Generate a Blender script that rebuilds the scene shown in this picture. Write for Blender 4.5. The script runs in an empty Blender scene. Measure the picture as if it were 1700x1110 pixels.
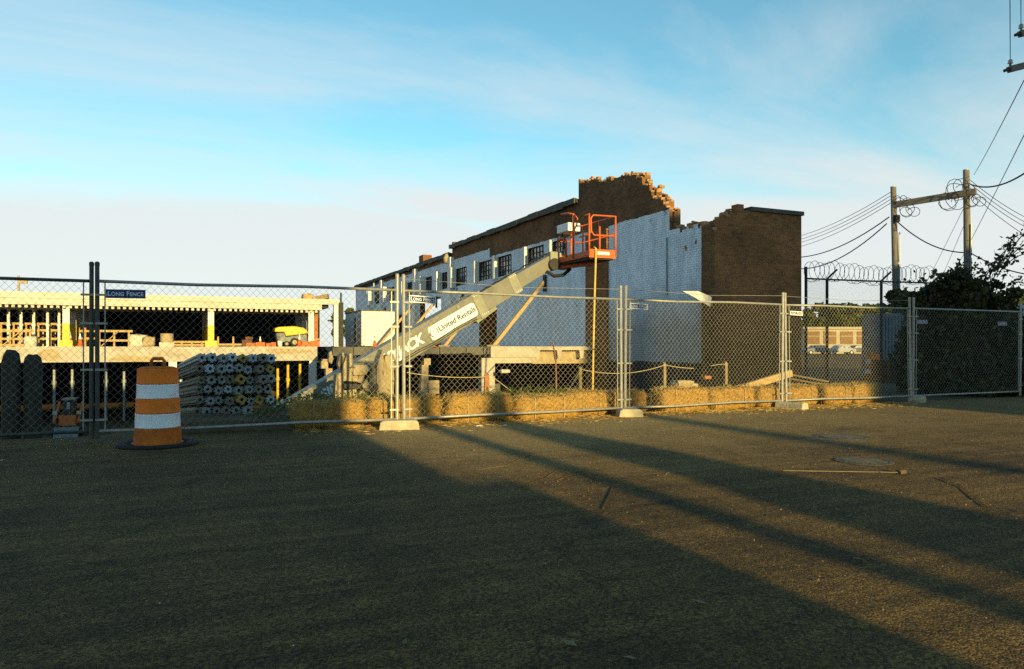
import bpy, math, random
import numpy as np
from mathutils import Vector, Matrix, noise as mnoise

random.seed(7)
rng = np.random.default_rng(11)
scene = bpy.context.scene
COL = scene.collection
R = math.radians

# ------------------------------------------------------------------ camera
# Site frame: x runs along the street fence, y runs away from the street (the
# sun shines along +y), z is up.  The camera stands at the origin on the road.
YAW = 24.0
FPX, HOR, EYE = 1230.0, 575.0, 1.25
CS, SN = math.cos(R(YAW)), math.sin(R(YAW))
cam_d = bpy.data.cameras.new('camera')
cam = bpy.data.objects.new('camera', cam_d)
COL.objects.link(cam)
cam.location = (0, 0, EYE)
cam.rotation_euler = (R(90), 0, R(-YAW))
cam_d.sensor_width = 36.0
cam_d.lens = 36.0 * FPX / 1700.0
cam_d.shift_y = 20.0 / 1700.0
cam_d.clip_start = 0.05
cam_d.clip_end = 3000
scene.camera = cam

# ------------------------------------------------------------------ world
SUN_EL = 10.2
world = bpy.data.worlds.new('World')
scene.world = world
world.use_nodes = True
wn, wl = world.node_tree.nodes, world.node_tree.links
wn.clear()
w_out = wn.new('ShaderNodeOutputWorld')
w_bg = wn.new('ShaderNodeBackground')
w_sky = wn.new('ShaderNodeTexSky')
w_sky.sky_type = 'NISHITA'
w_sky.sun_disc = False
w_sky.sun_elevation = R(SUN_EL)
w_sky.sun_rotation = R(180)
w_sky.air_density = 1.0
w_sky.dust_density = 0.3
w_sky.ozone_density = 1.5
w_bg.inputs['Strength'].default_value = 0.15
w_tc = wn.new('ShaderNodeTexCoord')
w_sep = wn.new('ShaderNodeSeparateXYZ')
wl.new(w_tc.outputs['Generated'], w_sep.inputs[0])


def wmath(op, a, b=None, c=None):
    n = wn.new('ShaderNodeMath')
    n.operation = op
    for i, v in enumerate((a, b, c)):
        if v is None:
            continue
        if isinstance(v, (int, float)):
            n.inputs[i].default_value = v
        else:
            wl.new(v, n.inputs[i])
    return n.outputs[0]


zc = wmath('MAXIMUM', w_sep.outputs['Z'], 0.0)
den = wmath('ADD', zc, 0.10)
w_cmb = wn.new('ShaderNodeCombineXYZ')
wl.new(wmath('DIVIDE', w_sep.outputs['X'], den), w_cmb.inputs[0])
wl.new(wmath('DIVIDE', w_sep.outputs['Y'], den), w_cmb.inputs[1])
w_n1 = wn.new('ShaderNodeTexNoise')
w_n1.inputs['Scale'].default_value = 0.8
w_n1.inputs['Detail'].default_value = 7
w_n1.inputs['Roughness'].default_value = 0.58
w_n1.inputs['Distortion'].default_value = 0.6
w_map = wn.new('ShaderNodeMapping')
w_map.inputs['Location'].default_value = (3.1, 0.4, 0)
w_map.inputs['Rotation'].default_value = (0, 0, R(-30))
w_map.inputs['Scale'].default_value = (0.5, 1.3, 1)
wl.new(w_cmb.outputs[0], w_map.inputs[0])
wl.new(w_map.outputs[0], w_n1.inputs['Vector'])
# thin veil: thick low down, breaking into wisps higher up
veil = wmath('MULTIPLY_ADD', zc, -3.7, 1.44)
wisp = wmath('MULTIPLY_ADD', w_n1.outputs['Fac'], 2.3, -1.20)
low = wmath('MAXIMUM', wmath('MULTIPLY_ADD', zc, -5.0, 1.0), 0.0)
mask = wmath('ADD', wmath('ADD', veil, wisp), low)
w_mr = wn.new('ShaderNodeMapRange')
w_mr.inputs['From Min'].default_value = 0.0
w_mr.inputs['From Max'].default_value = 1.0
w_mr.inputs['To Max'].default_value = 0.92
wl.new(mask, w_mr.inputs['Value'])
w_tint = wn.new('ShaderNodeMixRGB')
w_tint.blend_type = 'MULTIPLY'
w_tint.inputs[0].default_value = 1.0
w_tint.inputs[2].default_value = (0.66, 1.02, 0.95, 1)
wl.new(w_sky.outputs[0], w_tint.inputs[1])
w_mix = wn.new('ShaderNodeMixRGB')
wl.new(w_mr.outputs[0], w_mix.inputs[0])
wl.new(w_tint.outputs[0], w_mix.inputs[1])
w_mix.inputs[2].default_value = (3.62, 3.68, 3.66, 1)
wl.new(w_mix.outputs[0], w_bg.inputs['Color'])
wl.new(w_bg.outputs[0], w_out.inputs[0])

# ------------------------------------------------------------------ sun
sun_d = bpy.data.lights.new('sun', 'SUN')
sun_d.energy = 5.0
sun_d.angle = R(0.5)
sun_d.color = (1.0, 0.79, 0.31)
sun = bpy.data.objects.new('sun', sun_d)
COL.objects.link(sun)
sun.location = (0, -20, 30)
sun.rotation_euler = (R(90 - SUN_EL), 0, R(0.35))

vs = scene.view_settings
vs.view_transform = 'Standard'
vs.look = 'None'
vs.gamma = 1.0
vs.exposure = 0.6
vs.use_curve_mapping = False
scene.cycles.use_denoising = False
scene.cycles.max_bounces = 6
scene.cycles.sample_clamp_indirect = 4.0


# ------------------------------------------------------------------ layout help
def at(px, py, Y):                      # a sight line of the photo at depth Y metres
    X = (px - 850) / FPX * Y
    return Vector((CS * X + SN * Y, -SN * X + CS * Y, EYE - (py - HOR) / FPX * Y))


def xat(px, y):                         # x where that sight line crosses the site line y
    k = (px - 850) / FPX
    return y * (SN + CS * k) / (CS - SN * k)


def yat(px, x):
    k = (px - 850) / FPX
    return x * (CS - SN * k) / (SN + CS * k)


def zat(py, x, y):
    return EYE - (py - HOR) / FPX * (SN * x + CS * y)


def ony(px, py, y):
    x = xat(px, y)
    return Vector((x, y, zat(py, x, y)))


# ------------------------------------------------------------------ materials
MATS = {}


def mat(name, col, col2=None, rough=0.85, scale=3.0, detail=6, bump=0.0, bscale=40.0, metal=0.0,
        contrast=(0.35, 0.65), spec=0.3, col3=None, scale3=0.6, c3=(0.55, 0.72), stretch=None):
    """noise-mottled surface: col..col2 at 'scale', optional stain col3, fine relief"""
    if name in MATS:
        return MATS[name]
    m = bpy.data.materials.new(name)
    m.use_nodes = True
    N, L = m.node_tree.nodes, m.node_tree.links
    b = N['Principled BSDF']
    b.inputs['Roughness'].default_value = rough
    b.inputs['Metallic'].default_value = metal
    b.inputs['Specular IOR Level'].default_value = spec
    g = N.new('ShaderNodeNewGeometry')
    vec = g.outputs['Position']
    if stretch:
        mp = N.new('ShaderNodeMapping')
        mp.inputs['Scale'].default_value = stretch
        L.new(vec, mp.inputs[0])
        vec = mp.outputs[0]
    if col2 is None:
        col2 = tuple(c * 0.7 for c in col)
    n = N.new('ShaderNodeTexNoise')
    n.inputs['Scale'].default_value = scale
    n.inputs['Detail'].default_value = detail
    n.inputs['Roughness'].default_value = 0.65
    L.new(vec, n.inputs['Vector'])
    r = N.new('ShaderNodeValToRGB')
    r.color_ramp.elements[0].position = contrast[0]
    r.color_ramp.elements[1].position = contrast[1]
    r.color_ramp.elements[0].color = (*col2, 1)
    r.color_ramp.elements[1].color = (*col, 1)
    L.new(n.outputs['Fac'], r.inputs[0])
    out = r.outputs[0]
    if col3 is not None:
        n3 = N.new('ShaderNodeTexNoise')
        n3.inputs['Scale'].default_value = scale3
        n3.inputs['Detail'].default_value = 8
        n3.inputs['Roughness'].default_value = 0.7
        L.new(vec, n3.inputs['Vector'])
        mr = N.new('ShaderNodeMapRange')
        mr.inputs['From Min'].default_value = c3[0]
        mr.inputs['From Max'].default_value = c3[1]
        L.new(n3.outputs['Fac'], mr.inputs['Value'])
        mx = N.new('ShaderNodeMixRGB')
        L.new(mr.outputs[0], mx.inputs[0])
        L.new(out, mx.inputs[1])
        mx.inputs[2].default_value = (*col3, 1)
        out = mx.outputs[0]
    L.new(out, b.inputs['Base Color'])
    if bump:
        nb = N.new('ShaderNodeTexNoise')
        nb.inputs['Scale'].default_value = bscale
        nb.inputs['Detail'].default_value = 4
        L.new(vec, nb.inputs['Vector'])
        bp = N.new('ShaderNodeBump')
        bp.inputs['Strength'].default_value = bump
        bp.inputs['Distance'].default_value = 0.02
        L.new(nb.outputs['Fac'], bp.inputs['Height'])
        L.new(bp.outputs[0], b.inputs['Normal'])
    MATS[name] = m
    return m


def leafmat(name, c1, c2, trans=0.25):
    m = bpy.data.materials.new(name)
    m.use_nodes = True
    N, L = m.node_tree.nodes, m.node_tree.links
    b = N['Principled BSDF']
    b.inputs['Roughness'].default_value = 0.6
    b.inputs['Specular IOR Level'].default_value = 0.2
    g = N.new('ShaderNodeNewGeometry')
    r = N.new('ShaderNodeValToRGB')
    r.color_ramp.elements[0].color = (*c1, 1)
    r.color_ramp.elements[1].color = (*c2, 1)
    L.new(g.outputs['Random Per Island'], r.inputs[0])
    L.new(r.outputs[0], b.inputs['Base Color'])
    t = N.new('ShaderNodeBsdfTranslucent')
    L.new(r.outputs[0], t.inputs[0])
    mx = N.new('ShaderNodeMixShader')
    mx.inputs[0].default_value = trans
    L.new(b.outputs[0], mx.inputs[1])
    L.new(t.outputs[0], mx.inputs[2])
    L.new(mx.outputs[0], N['Material Output'].inputs[0])
    MATS[name] = m
    return m


def brick_nodes(N, L, c1, c2, mortar):
    """brick pattern that follows axis-aligned walls; returns (colour, fac, height)"""
    g = N.new('ShaderNodeNewGeometry')
    s = N.new('ShaderNodeSeparateXYZ')
    L.new(g.outputs['Position'], s.inputs[0])
    ad = N.new('ShaderNodeMath')
    L.new(s.outputs['X'], ad.inputs[0])
    L.new(s.outputs['Y'], ad.inputs[1])
    cb = N.new('ShaderNodeCombineXYZ')
    L.new(ad.outputs[0], cb.inputs[0])
    L.new(s.outputs['Z'], cb.inputs[1])
    bt = N.new('ShaderNodeTexBrick')
    bt.inputs['Scale'].default_value = 1.0
    bt.inputs['Brick Width'].default_value = 0.22
    bt.inputs['Row Height'].default_value = 0.075
    bt.inputs['Mortar Size'].default_value = 0.007
    bt.inputs['Mortar Smooth'].default_value = 0.3
    bt.inputs['Bias'].default_value = 0.0
    bt.inputs['Color1'].default_value = (*c1, 1)
    bt.inputs['Color2'].default_value = (*c2, 1)
    bt.inputs['Mortar'].default_value = (*mortar, 1)
    L.new(cb.outputs[0], bt.inputs['Vector'])
    return bt, s, g


def brickmat(name, c1, c2, mortar, painted=False):
    m = bpy.data.materials.new(name)
    m.use_nodes = True
    N, L = m.node_tree.nodes, m.node_tree.links
    b = N['Principled BSDF']
    b.inputs['Roughness'].default_value = 0.9
    b.inputs['Specular IOR Level'].default_value = 0.2
    bt, s, g = brick_nodes(N, L, c1, c2, mortar)

    def M(op, a, bb=None, c=None):
        n = N.new('ShaderNodeMath')
        n.operation = op
        for i, v in enumerate((a, bb, c)):
            if v is None:
                continue
            if isinstance(v, (int, float)):
                n.inputs[i].default_value = v
            else:
                L.new(v, n.inputs[i])
        return n.outputs[0]

    def noise(scale, detail=8, rough=0.65):
        n = N.new('ShaderNodeTexNoise')
        n.inputs['Scale'].default_value = scale
        n.inputs['Detail'].default_value = detail
        n.inputs['Roughness'].default_value = rough
        L.new(g.outputs['Position'], n.inputs['Vector'])
        return n.outputs['Fac']

    big = noise(0.5)
    ms = N.new('ShaderNodeMixRGB')
    ms.blend_type = 'MULTIPLY'
    ms.inputs[0].default_value = 1.0
    L.new(bt.outputs['Color'], ms.inputs[1])
    rr = N.new('ShaderNodeValToRGB')
    rr.color_ramp.elements[0].position = 0.3
    rr.color_ramp.elements[1].position = 0.7
    rr.color_ramp.elements[0].color = (0.45, 0.47, 0.5, 1)
    rr.color_ramp.elements[1].color = (1.25, 1.15, 1.05, 1)
    L.new(big, rr.inputs[0])
    L.new(rr.outputs[0], ms.inputs[2])
    out = ms.outputs[0]
    if painted:
        n1 = noise(2.2)
        X, Y, Z = s.outputs
        sn_ = N.new('ShaderNodeSeparateXYZ')
        L.new(g.outputs['True Normal'], sn_.inputs[0])
        NY = sn_.outputs['Y']
        nz = M('MULTIPLY_ADD', n1, 0.5, -0.25)
        # the paint stops at z 5.62 near the street, at 6.2 further back, at the window heads between
        far = M('GREATER_THAN', Y, 34.6)
        mid = M('MULTIPLY', M('GREATER_THAN', Y, 27.0), M('LESS_THAN', Y, 34.6))
        top = M('ADD', M('MULTIPLY_ADD', far, 0.55, 5.64), M('MULTIPLY', mid, 0.12))
        edge = M('GREATER_THAN', M('SUBTRACT', M('ADD', top, M('MULTIPLY', nz, 0.35)), Z), 0.0)
        pier = M('MULTIPLY', M('GREATER_THAN', M('ADD', Y, M('MULTIPLY', nz, 0.08)), 23.2), M('LESS_THAN', Y, 24.73))
        end = M('GREATER_THAN', M('ADD', Y, M('MULTIPLY', nz, 0.12)), 17.93)
        face = M('MULTIPLY', M('LESS_THAN', X, 14.186), M('LESS_THAN', M('ABSOLUTE', NY), 0.5))
        flake = M('LESS_THAN', noise(1.3, 10, 0.75), 0.65)
        pm = M('MULTIPLY', M('MULTIPLY', edge, M('SUBTRACT', 1.0, pier)), M('MULTIPLY', M('MULTIPLY', end, face), flake))
        rp = N.new('ShaderNodeValToRGB')
        rp.color_ramp.elements[0].position = 0.32
        rp.color_ramp.elements[1].position = 0.62
        rp.color_ramp.elements[0].color = (0.66, 0.75, 0.84, 1)
        rp.color_ramp.elements[1].color = (0.84, 0.92, 0.98, 1)
        L.new(noise(3.0, 10, 0.75), rp.inputs[0])
        # bare grey render below the old floor line of the torn-down bay
        low = M('MULTIPLY', M('MINIMUM', M('MAXIMUM', M('MULTIPLY', M('SUBTRACT', M('ADD', M('MULTIPLY_ADD', Y, -0.06, 4.5), M('MULTIPLY', nz, 2.6)), Z), 0.7), 0.0), 1.0),
                M('LESS_THAN', Y, 23.2))
        low2 = M('MULTIPLY', M('LESS_THAN', M('ADD', Z, M('MULTIPLY', nz, 0.5)), 0.75), 1.0)
        pl = N.new('ShaderNodeMixRGB')
        L.new(low, pl.inputs[0])
        L.new(rp.outputs[0], pl.inputs[1])
        pl.inputs[2].default_value = (0.33, 0.36, 0.37, 1)
        pl2 = N.new('ShaderNodeMixRGB')
        L.new(low2, pl2.inputs[0])
        L.new(pl.outputs[0], pl2.inputs[1])
        pl2.inputs[2].default_value = (0.05, 0.045, 0.04, 1)
        # rain streaks and grime in the paint
        mp = N.new('ShaderNodeMapping')
        mp.inputs['Scale'].default_value = (1, 1.5, 0.5)
        L.new(g.outputs['Position'], mp.inputs[0])
        ns = N.new('ShaderNodeTexNoise')
        ns.inputs['Scale'].default_value = 1.2
        ns.inputs['Detail'].default_value = 9
        ns.inputs['Roughness'].default_value = 0.7
        L.new(mp.outputs[0], ns.inputs['Vector'])
        rs = N.new('ShaderNodeValToRGB')
        rs.color_ramp.elements[0].position = 0.34
        rs.color_ramp.elements[1].position = 0.56
        rs.color_ramp.elements[0].color = (0.76, 0.76, 0.74, 1)
        rs.color_ramp.elements[1].color = (1.04, 1.04, 1.04, 1)
        L.new(ns.outputs['Fac'], rs.inputs[0])
        st = N.new('ShaderNodeMixRGB')
        st.blend_type = 'MULTIPLY'
        st.inputs[0].default_value = 1.0
        L.new(pl2.outputs[0], st.inputs[1])
        L.new(rs.outputs[0], st.inputs[2])
        mort = N.new('ShaderNodeMixRGB')
        mort.blend_type = 'MULTIPLY'
        L.new(M('MULTIPLY', bt.outputs['Fac'], 0.45), mort.inputs[0])
        L.new(st.outputs[0], mort.inputs[1])
        mort.inputs[2].default_value = (0.55, 0.56, 0.58, 1)
        mx = N.new('ShaderNodeMixRGB')
        L.new(pm, mx.inputs[0])
        L.new(out, mx.inputs[1])
        L.new(mort.outputs[0], mx.inputs[2])
        out = mx.outputs[0]
    L.new(out, b.inputs['Base Color'])
    inv = M('SUBTRACT', 1.0, bt.outputs['Fac'])
    hh = M('ADD', inv, M('MULTIPLY', noise(30, 3), 0.5))
    bp = N.new('ShaderNodeBump')
    bp.inputs['Strength'].default_value = 0.9
    bp.inputs['Distance'].default_value = 0.015
    L.new(hh, bp.inputs['Height'])
    L.new(bp.outputs[0], b.inputs['Normal'])
    MATS[name] = m
    return m


# ------------------------------------------------------------------ mesh builder
ORIG = {}


class MB:
    def __init__(self):
        self.v, self.f = [], []

    def add(self, vs_, fs_):
        o = len(self.v)
        self.v.extend([tuple(p) for p in vs_])
        self.f.extend([tuple(i + o for i in f) for f in fs_])
        return self

    def box(self, x0, x1, y0, y1, z0, z1):
        return self.add([(x0, y0, z0), (x1, y0, z0), (x1, y1, z0), (x0, y1, z0),
                         (x0, y0, z1), (x1, y0, z1), (x1, y1, z1), (x0, y1, z1)],
                        [(0, 3, 2, 1), (4, 5, 6, 7), (0, 1, 5, 4), (1, 2, 6, 5), (2, 3, 7, 6), (3, 0, 4, 7)])

    def beam(self, p, q, w, h, up=(0, 0, 1), w2=None, h2=None):
        p, q = Vector(p), Vector(q)
        d = (q - p).normalized()
        s = d.cross(Vector(up))
        if s.length < 1e-4:
            s = d.cross(Vector((1, 0, 0)))
        s.normalize()
        t = s.cross(d).normalized()
        w2 = w if w2 is None else w2
        h2 = h if h2 is None else h2
        vs_ = []
        for c, ww, hh in ((p, w, h), (q, w2, h2)):
            for a, b in ((-1, -1), (1, -1), (1, 1), (-1, 1)):
                vs_.append(c + s * (a * ww / 2) + t * (b * hh / 2))
        return self.add(vs_, [(3, 2, 1, 0), (4, 5, 6, 7), (0, 1, 5, 4), (1, 2, 6, 5), (2, 3, 7, 6), (3, 0, 4, 7)])

    def cyl(self, p, q, r, r2=None, n=10, caps=True):
        p, q = Vector(p), Vector(q)
        r2 = r if r2 is None else r2
        d = (q - p).normalized()
        s = d.cross(Vector((0, 0, 1)))
        if s.length < 1e-4:
            s = Vector((1, 0, 0))
        s.normalize()
        t = s.cross(d).normalized()
        vs_ = []
        for c, rr in ((p, r), (q, r2)):
            for i in range(n):
                a = 2 * math.pi * i / n
                vs_.append(c + s * (rr * math.cos(a)) + t * (rr * math.sin(a)))
        fs_ = [(i, (i + 1) % n, n + (i + 1) % n, n + i) for i in range(n)]
        if caps:
            fs_ += [tuple(range(n - 1, -1, -1)), tuple(range(n, 2 * n))]
        return self.add(vs_, fs_)

    def tube(self, pts, r, n=6):
        pts = [Vector(p) for p in pts]
        o = len(self.v)
        prev = None
        for i, p in enumerate(pts):
            d = (pts[min(i + 1, len(pts) - 1)] - pts[max(i - 1, 0)]).normalized()
            if prev is None:
                s = d.cross(Vector((0, 0, 1)))
                if s.length < 1e-3:
                    s = d.cross(Vector((1, 0, 0)))
            else:
                s = prev - d * prev.dot(d)
            s.normalize()
            prev = s
            t = s.cross(d)
            for k in range(n):
                a = 2 * math.pi * k / n
                self.v.append(tuple(p + s * (r * math.cos(a)) + t * (r * math.sin(a))))
        for i in range(len(pts) - 1):
            for k in range(n):
                a, b = o + i * n + k, o + i * n + (k + 1) % n
                self.f.append((a, b, b + n, a + n))
        self.f.append(tuple(o + k for k in range(n - 1, -1, -1)))
        self.f.append(tuple(o + (len(pts) - 1) * n + k for k in range(n)))
        return self

    def lathe(self, c, prof, n=20):
        c = Vector(c)
        o = len(self.v)
        for r, z in prof:
            for k in range(n):
                a = 2 * math.pi * k / n
                self.v.append((c.x + r * math.cos(a), c.y + r * math.sin(a), c.z + z))
        for i in range(len(prof) - 1):
            for k in range(n):
                a, b = o + i * n + k, o + i * n + (k + 1) % n
                self.f.append((a, b, b + n, a + n))
        if prof[0][0] > 1e-4:
            self.f.append(tuple(o + k for k in range(n - 1, -1, -1)))
        if prof[-1][0] > 1e-4:
            self.f.append(tuple(o + (len(prof) - 1) * n + k for k in range(n)))
        return self

    def prism(self, poly, y0, y1, axes='xz'):
        """polygon in the plane of two axes, extruded along the third"""
        n = len(poly)
        vs_ = []
        for yy in (y0, y1):
            for a, b in poly:
                vs_.append((a, yy, b) if axes == 'xz' else ((yy, a, b) if axes == 'yz' else (a, b, yy)))
        fs_ = [tuple(range(n)), tuple(range(2 * n - 1, n - 1, -1))]
        fs_ += [(i, i + n, (i + 1) % n + n, (i + 1) % n) for i in range(n)]
        return self.add(vs_, fs_)

    def rock(self, c, size, seed=0, n=3, amp=0.25):
        """rough lump: subdivided box pushed towards an ellipsoid and roughened"""
        c, size = Vector(c), Vector(size)
        idx = {}
        vs_, fs_ = [], []

        def vid(i, j, k):
            if (i, j, k) not in idx:
                idx[(i, j, k)] = len(vs_)
                p = Vector((2 * i / n - 1, 2 * j / n - 1, 2 * k / n - 1))
                p = p.lerp(p.normalized(), 0.35)
                d = mnoise.noise_vector(p * 1.3 + Vector((seed * 3.7, seed * 1.9, seed))) * amp
                p = p + d
                vs_.append(c + Vector((p.x * size.x / 2, p.y * size.y / 2, p.z * size.z / 2)))
            return idx[(i, j, k)]
        for a in range(n):
            for b_ in range(n):
                fs_.append((vid(a, b_, 0), vid(a, b_ + 1, 0), vid(a + 1, b_ + 1, 0), vid(a + 1, b_, 0)))
                fs_.append((vid(a, b_, n), vid(a + 1, b_, n), vid(a + 1, b_ + 1, n), vid(a, b_ + 1, n)))
                fs_.append((vid(a, 0, b_), vid(a + 1, 0, b_), vid(a + 1, 0, b_ + 1), vid(a, 0, b_ + 1)))
                fs_.append((vid(a, n, b_), vid(a, n, b_ + 1), vid(a + 1, n, b_ + 1), vid(a + 1, n, b_)))
                fs_.append((vid(0, a, b_), vid(0, a, b_ + 1), vid(0, a + 1, b_ + 1), vid(0, a + 1, b_)))
                fs_.append((vid(n, a, b_), vid(n, a + 1, b_), vid(n, a + 1, b_ + 1), vid(n, a, b_ + 1)))
        return self.add(vs_, fs_)

    def mesh(self, name, off=(0, 0, 0)):
        me = bpy.data.meshes.new(name)
        off = Vector(off)
        me.from_pydata([tuple(Vector(p) - off) for p in self.v], [], self.f)
        me.update()
        return me

    def build(self, name, material, parent=None, smooth=False, bevel=0.0, kind=None, origin=None):
        if parent is not None:
            off = ORIG[parent]
        elif origin is not None:
            off = Vector(origin)
        else:
            a = np.array(self.v)
            lo, hi = a.min(0), a.max(0)
            off = Vector(((lo[0] + hi[0]) / 2, (lo[1] + hi[1]) / 2, lo[2]))
        me = self.mesh(name, off)
        o = bpy.data.objects.new(name, me)
        COL.objects.link(o)
        if material is not None:
            me.materials.append(MATS[material] if isinstance(material, str) else material)
        if smooth:
            me.polygons.foreach_set('use_smooth', [True] * len(me.polygons))
        if parent is not None:
            o.parent = parent
        else:
            o.location = off
        ORIG[o] = Vector(off)
        if bevel:
            bm_ = o.modifiers.new('bevel', 'BEVEL')
            bm_.width = bevel
            bm_.segments = 2
            bm_.limit_method = 'ANGLE'
        if kind:
            o['kind'] = kind
        return o


def tag(o, label, cat, group=None):
    o['label'] = label
    o['category'] = cat
    if group:
        o['group'] = group
    return o


def thing(name, label, cat, loc=(0, 0, 0), group=None):
    o = bpy.data.objects.new(name, None)
    o.empty_display_size = 0.3
    COL.objects.link(o)
    o.location = loc
    ORIG[o] = Vector(loc)
    return tag(o, label, cat, group)


def struct(o):
    o['kind'] = 'structure'
    return o


def text_mesh(body, size, small_caps=False, shear=0.0, bold=0.0, spacing=1.0):
    cu = bpy.data.curves.new('lettering', 'FONT')
    cu.body = body
    cu.size = size
    cu.shear = shear
    cu.offset = bold
    cu.space_character = spacing
    cu.align_x = 'CENTER'
    cu.align_y = 'CENTER'
    if small_caps:
        cu.small_caps_scale = 0.8
        for c in cu.body_format:
            c.use_small_caps = True
    ob = bpy.data.objects.new('lettering', cu)
    COL.objects.link(ob)
    dg = bpy.context.evaluated_depsgraph_get()
    dg.update()
    me = bpy.data.meshes.new_from_object(ob.evaluated_get(dg))
    bpy.data.objects.remove(ob)
    return me


def lettering(parent, me, material, center, xdir, ydir, name='lettering'):
    xdir, ydir = Vector(xdir).normalized(), Vector(ydir).normalized()
    zdir = xdir.cross(ydir)
    m = me.copy()
    m.materials.clear()
    m.materials.append(MATS[material])
    o = bpy.data.objects.new(name, m)
    COL.objects.link(o)
    o.parent = parent
    mt = Matrix((xdir, ydir, zdir)).transposed().to_4x4()
    mt.translation = Vector(center) - ORIG[parent]
    o.matrix_local = mt
    return o


def leaves(n, sampler, size, flat=0.0, aspect=1.6):
    """n leaf-shaped quads; sampler(n) gives centres"""
    c = sampler(n)
    n = len(c)
    d = rng.normal(size=(n, 3))
    d[:, 2] *= (1 - flat)
    d /= np.linalg.norm(d, axis=1)[:, None]
    e = rng.normal(size=(n, 3))
    e -= d * (e * d).sum(1)[:, None]
    e /= np.linalg.norm(e, axis=1)[:, None]
    s = size * rng.uniform(0.6, 1.35, size=(n, 1))
    a = d * s * aspect / 2
    b = e * s / 2
    V = np.stack([c - a, c + b, c + a, c - b], 1).reshape(-1, 3)
    mb = MB()
    mb.v = [tuple(x) for x in V]
    mb.f = [(4 * i, 4 * i + 1, 4 * i + 2, 4 * i + 3) for i in range(n)]
    return mb


def clump_sampler(clumps):
    """clumps: (centre, radii) ; points gather near each ellipsoid's shell"""
    w = np.array([r[0] * r[1] * r[2] for _, r in clumps]) ** 0.67
    w /= w.sum()

    def f(n):
        k = rng.choice(len(clumps), size=n, p=w)
        d = rng.normal(size=(n, 3))
        d /= np.linalg.norm(d, axis=1)[:, None]
        rad = rng.uniform(0.25, 1.0, size=(n, 1)) ** 0.45 * rng.uniform(0.85, 1.12, size=(n, 1))
        C = np.array([tuple(c) for c, _ in clumps])[k]
        S = np.array([tuple(r) for _, r in clumps])[k]
        return C + d * rad * S
    return f
# ------------------------------------------------------------------ material set
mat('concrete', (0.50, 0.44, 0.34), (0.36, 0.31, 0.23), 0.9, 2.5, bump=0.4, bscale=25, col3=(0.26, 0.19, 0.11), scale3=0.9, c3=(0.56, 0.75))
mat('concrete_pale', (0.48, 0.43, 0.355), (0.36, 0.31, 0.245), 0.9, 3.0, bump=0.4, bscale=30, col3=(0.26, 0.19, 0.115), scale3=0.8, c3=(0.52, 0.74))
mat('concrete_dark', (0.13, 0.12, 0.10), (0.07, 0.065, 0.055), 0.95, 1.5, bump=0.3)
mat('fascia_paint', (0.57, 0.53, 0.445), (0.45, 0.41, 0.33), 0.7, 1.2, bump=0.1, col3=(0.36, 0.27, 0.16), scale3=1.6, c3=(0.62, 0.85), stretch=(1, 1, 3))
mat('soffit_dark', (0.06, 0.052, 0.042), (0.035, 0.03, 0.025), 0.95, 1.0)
mat('white_paint', (0.74, 0.73, 0.70), (0.60, 0.58, 0.54), 0.6, 5.0, bump=0.08)
mat('white_render', (0.76, 0.74, 0.70), (0.62, 0.60, 0.56), 0.85, 2.0, bump=0.2)
mat('yellow_paint', (0.62, 0.42, 0.03), (0.48, 0.31, 0.03), 0.6, 4.0, bump=0.1)
mat('safety_yellow', (0.72, 0.50, 0.02), (0.55, 0.36, 0.02), 0.45, 6.0, col3=(0.30, 0.22, 0.10), scale3=3, c3=(0.6, 0.8))
mat('lift_orange', (0.62, 0.13, 0.03), (0.45, 0.09, 0.025), 0.5, 8.0, col3=(0.3, 0.12, 0.06), scale3=4, c3=(0.6, 0.82))
mat('cone_orange', (0.72, 0.14, 0.02), (0.5, 0.09, 0.015), 0.6, 6.0)
mat('drum_orange', (0.97, 0.23, 0.02), (0.88, 0.19, 0.017), 0.55, 9.0, col3=(0.36, 0.12, 0.03), scale3=3.5, c3=(0.55, 0.8))
mat('drum_orange_dirty', (0.66, 0.165, 0.02), (0.42, 0.11, 0.017), 0.75, 9.0)
mat('sheeting', (0.95, 0.95, 0.97), (0.82, 0.83, 0.87), 0.35, 26.0, col3=(0.34, 0.36, 0.40), scale3=6, c3=(0.55, 0.8))
mat('rubber', (0.03, 0.028, 0.025), (0.018, 0.017, 0.015), 0.85, 9.0, bump=0.2)
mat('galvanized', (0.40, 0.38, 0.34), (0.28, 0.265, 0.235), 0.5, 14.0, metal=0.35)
mat('shaded_pipe', (0.085, 0.09, 0.08), (0.05, 0.055, 0.05), 0.6, 14.0)  # darker copy of galvanized, shade painted in for the left fence parts
mat('galv_dull', (0.30, 0.33, 0.35), (0.17, 0.19, 0.20), 0.5, 10.0, metal=0.4)
mat('dark_steel', (0.045, 0.042, 0.038), (0.025, 0.023, 0.02), 0.7, 6.0)
mat('steel_grey', (0.20, 0.21, 0.21), (0.12, 0.12, 0.12), 0.6, 5.0, metal=0.3)
mat('black_metal', (0.02, 0.02, 0.02), (0.012, 0.012, 0.012), 0.6, 5.0)
mat('boom_grey', (0.215, 0.20, 0.165), (0.165, 0.155, 0.125), 0.5, 3.0, bump=0.05, col3=(0.09, 0.085, 0.065), scale3=2.0, c3=(0.58, 0.8))
mat('boom_plate', (0.30, 0.285, 0.21), (0.22, 0.21, 0.15), 0.5, 5.0)
mat('decal_white', (0.82, 0.82, 0.80), (0.74, 0.74, 0.72), 0.5, 7.0)
mat('decal_navy', (0.03, 0.035, 0.12), (0.022, 0.025, 0.09), 0.5, 7.0)
mat('sign_blue', (0.015, 0.035, 0.16), (0.012, 0.026, 0.12), 0.45, 7.0)
mat('lumber', (0.50, 0.34, 0.15), (0.36, 0.23, 0.10), 0.85, 6.0, bump=0.3, stretch=(1, 1, 4))
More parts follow.
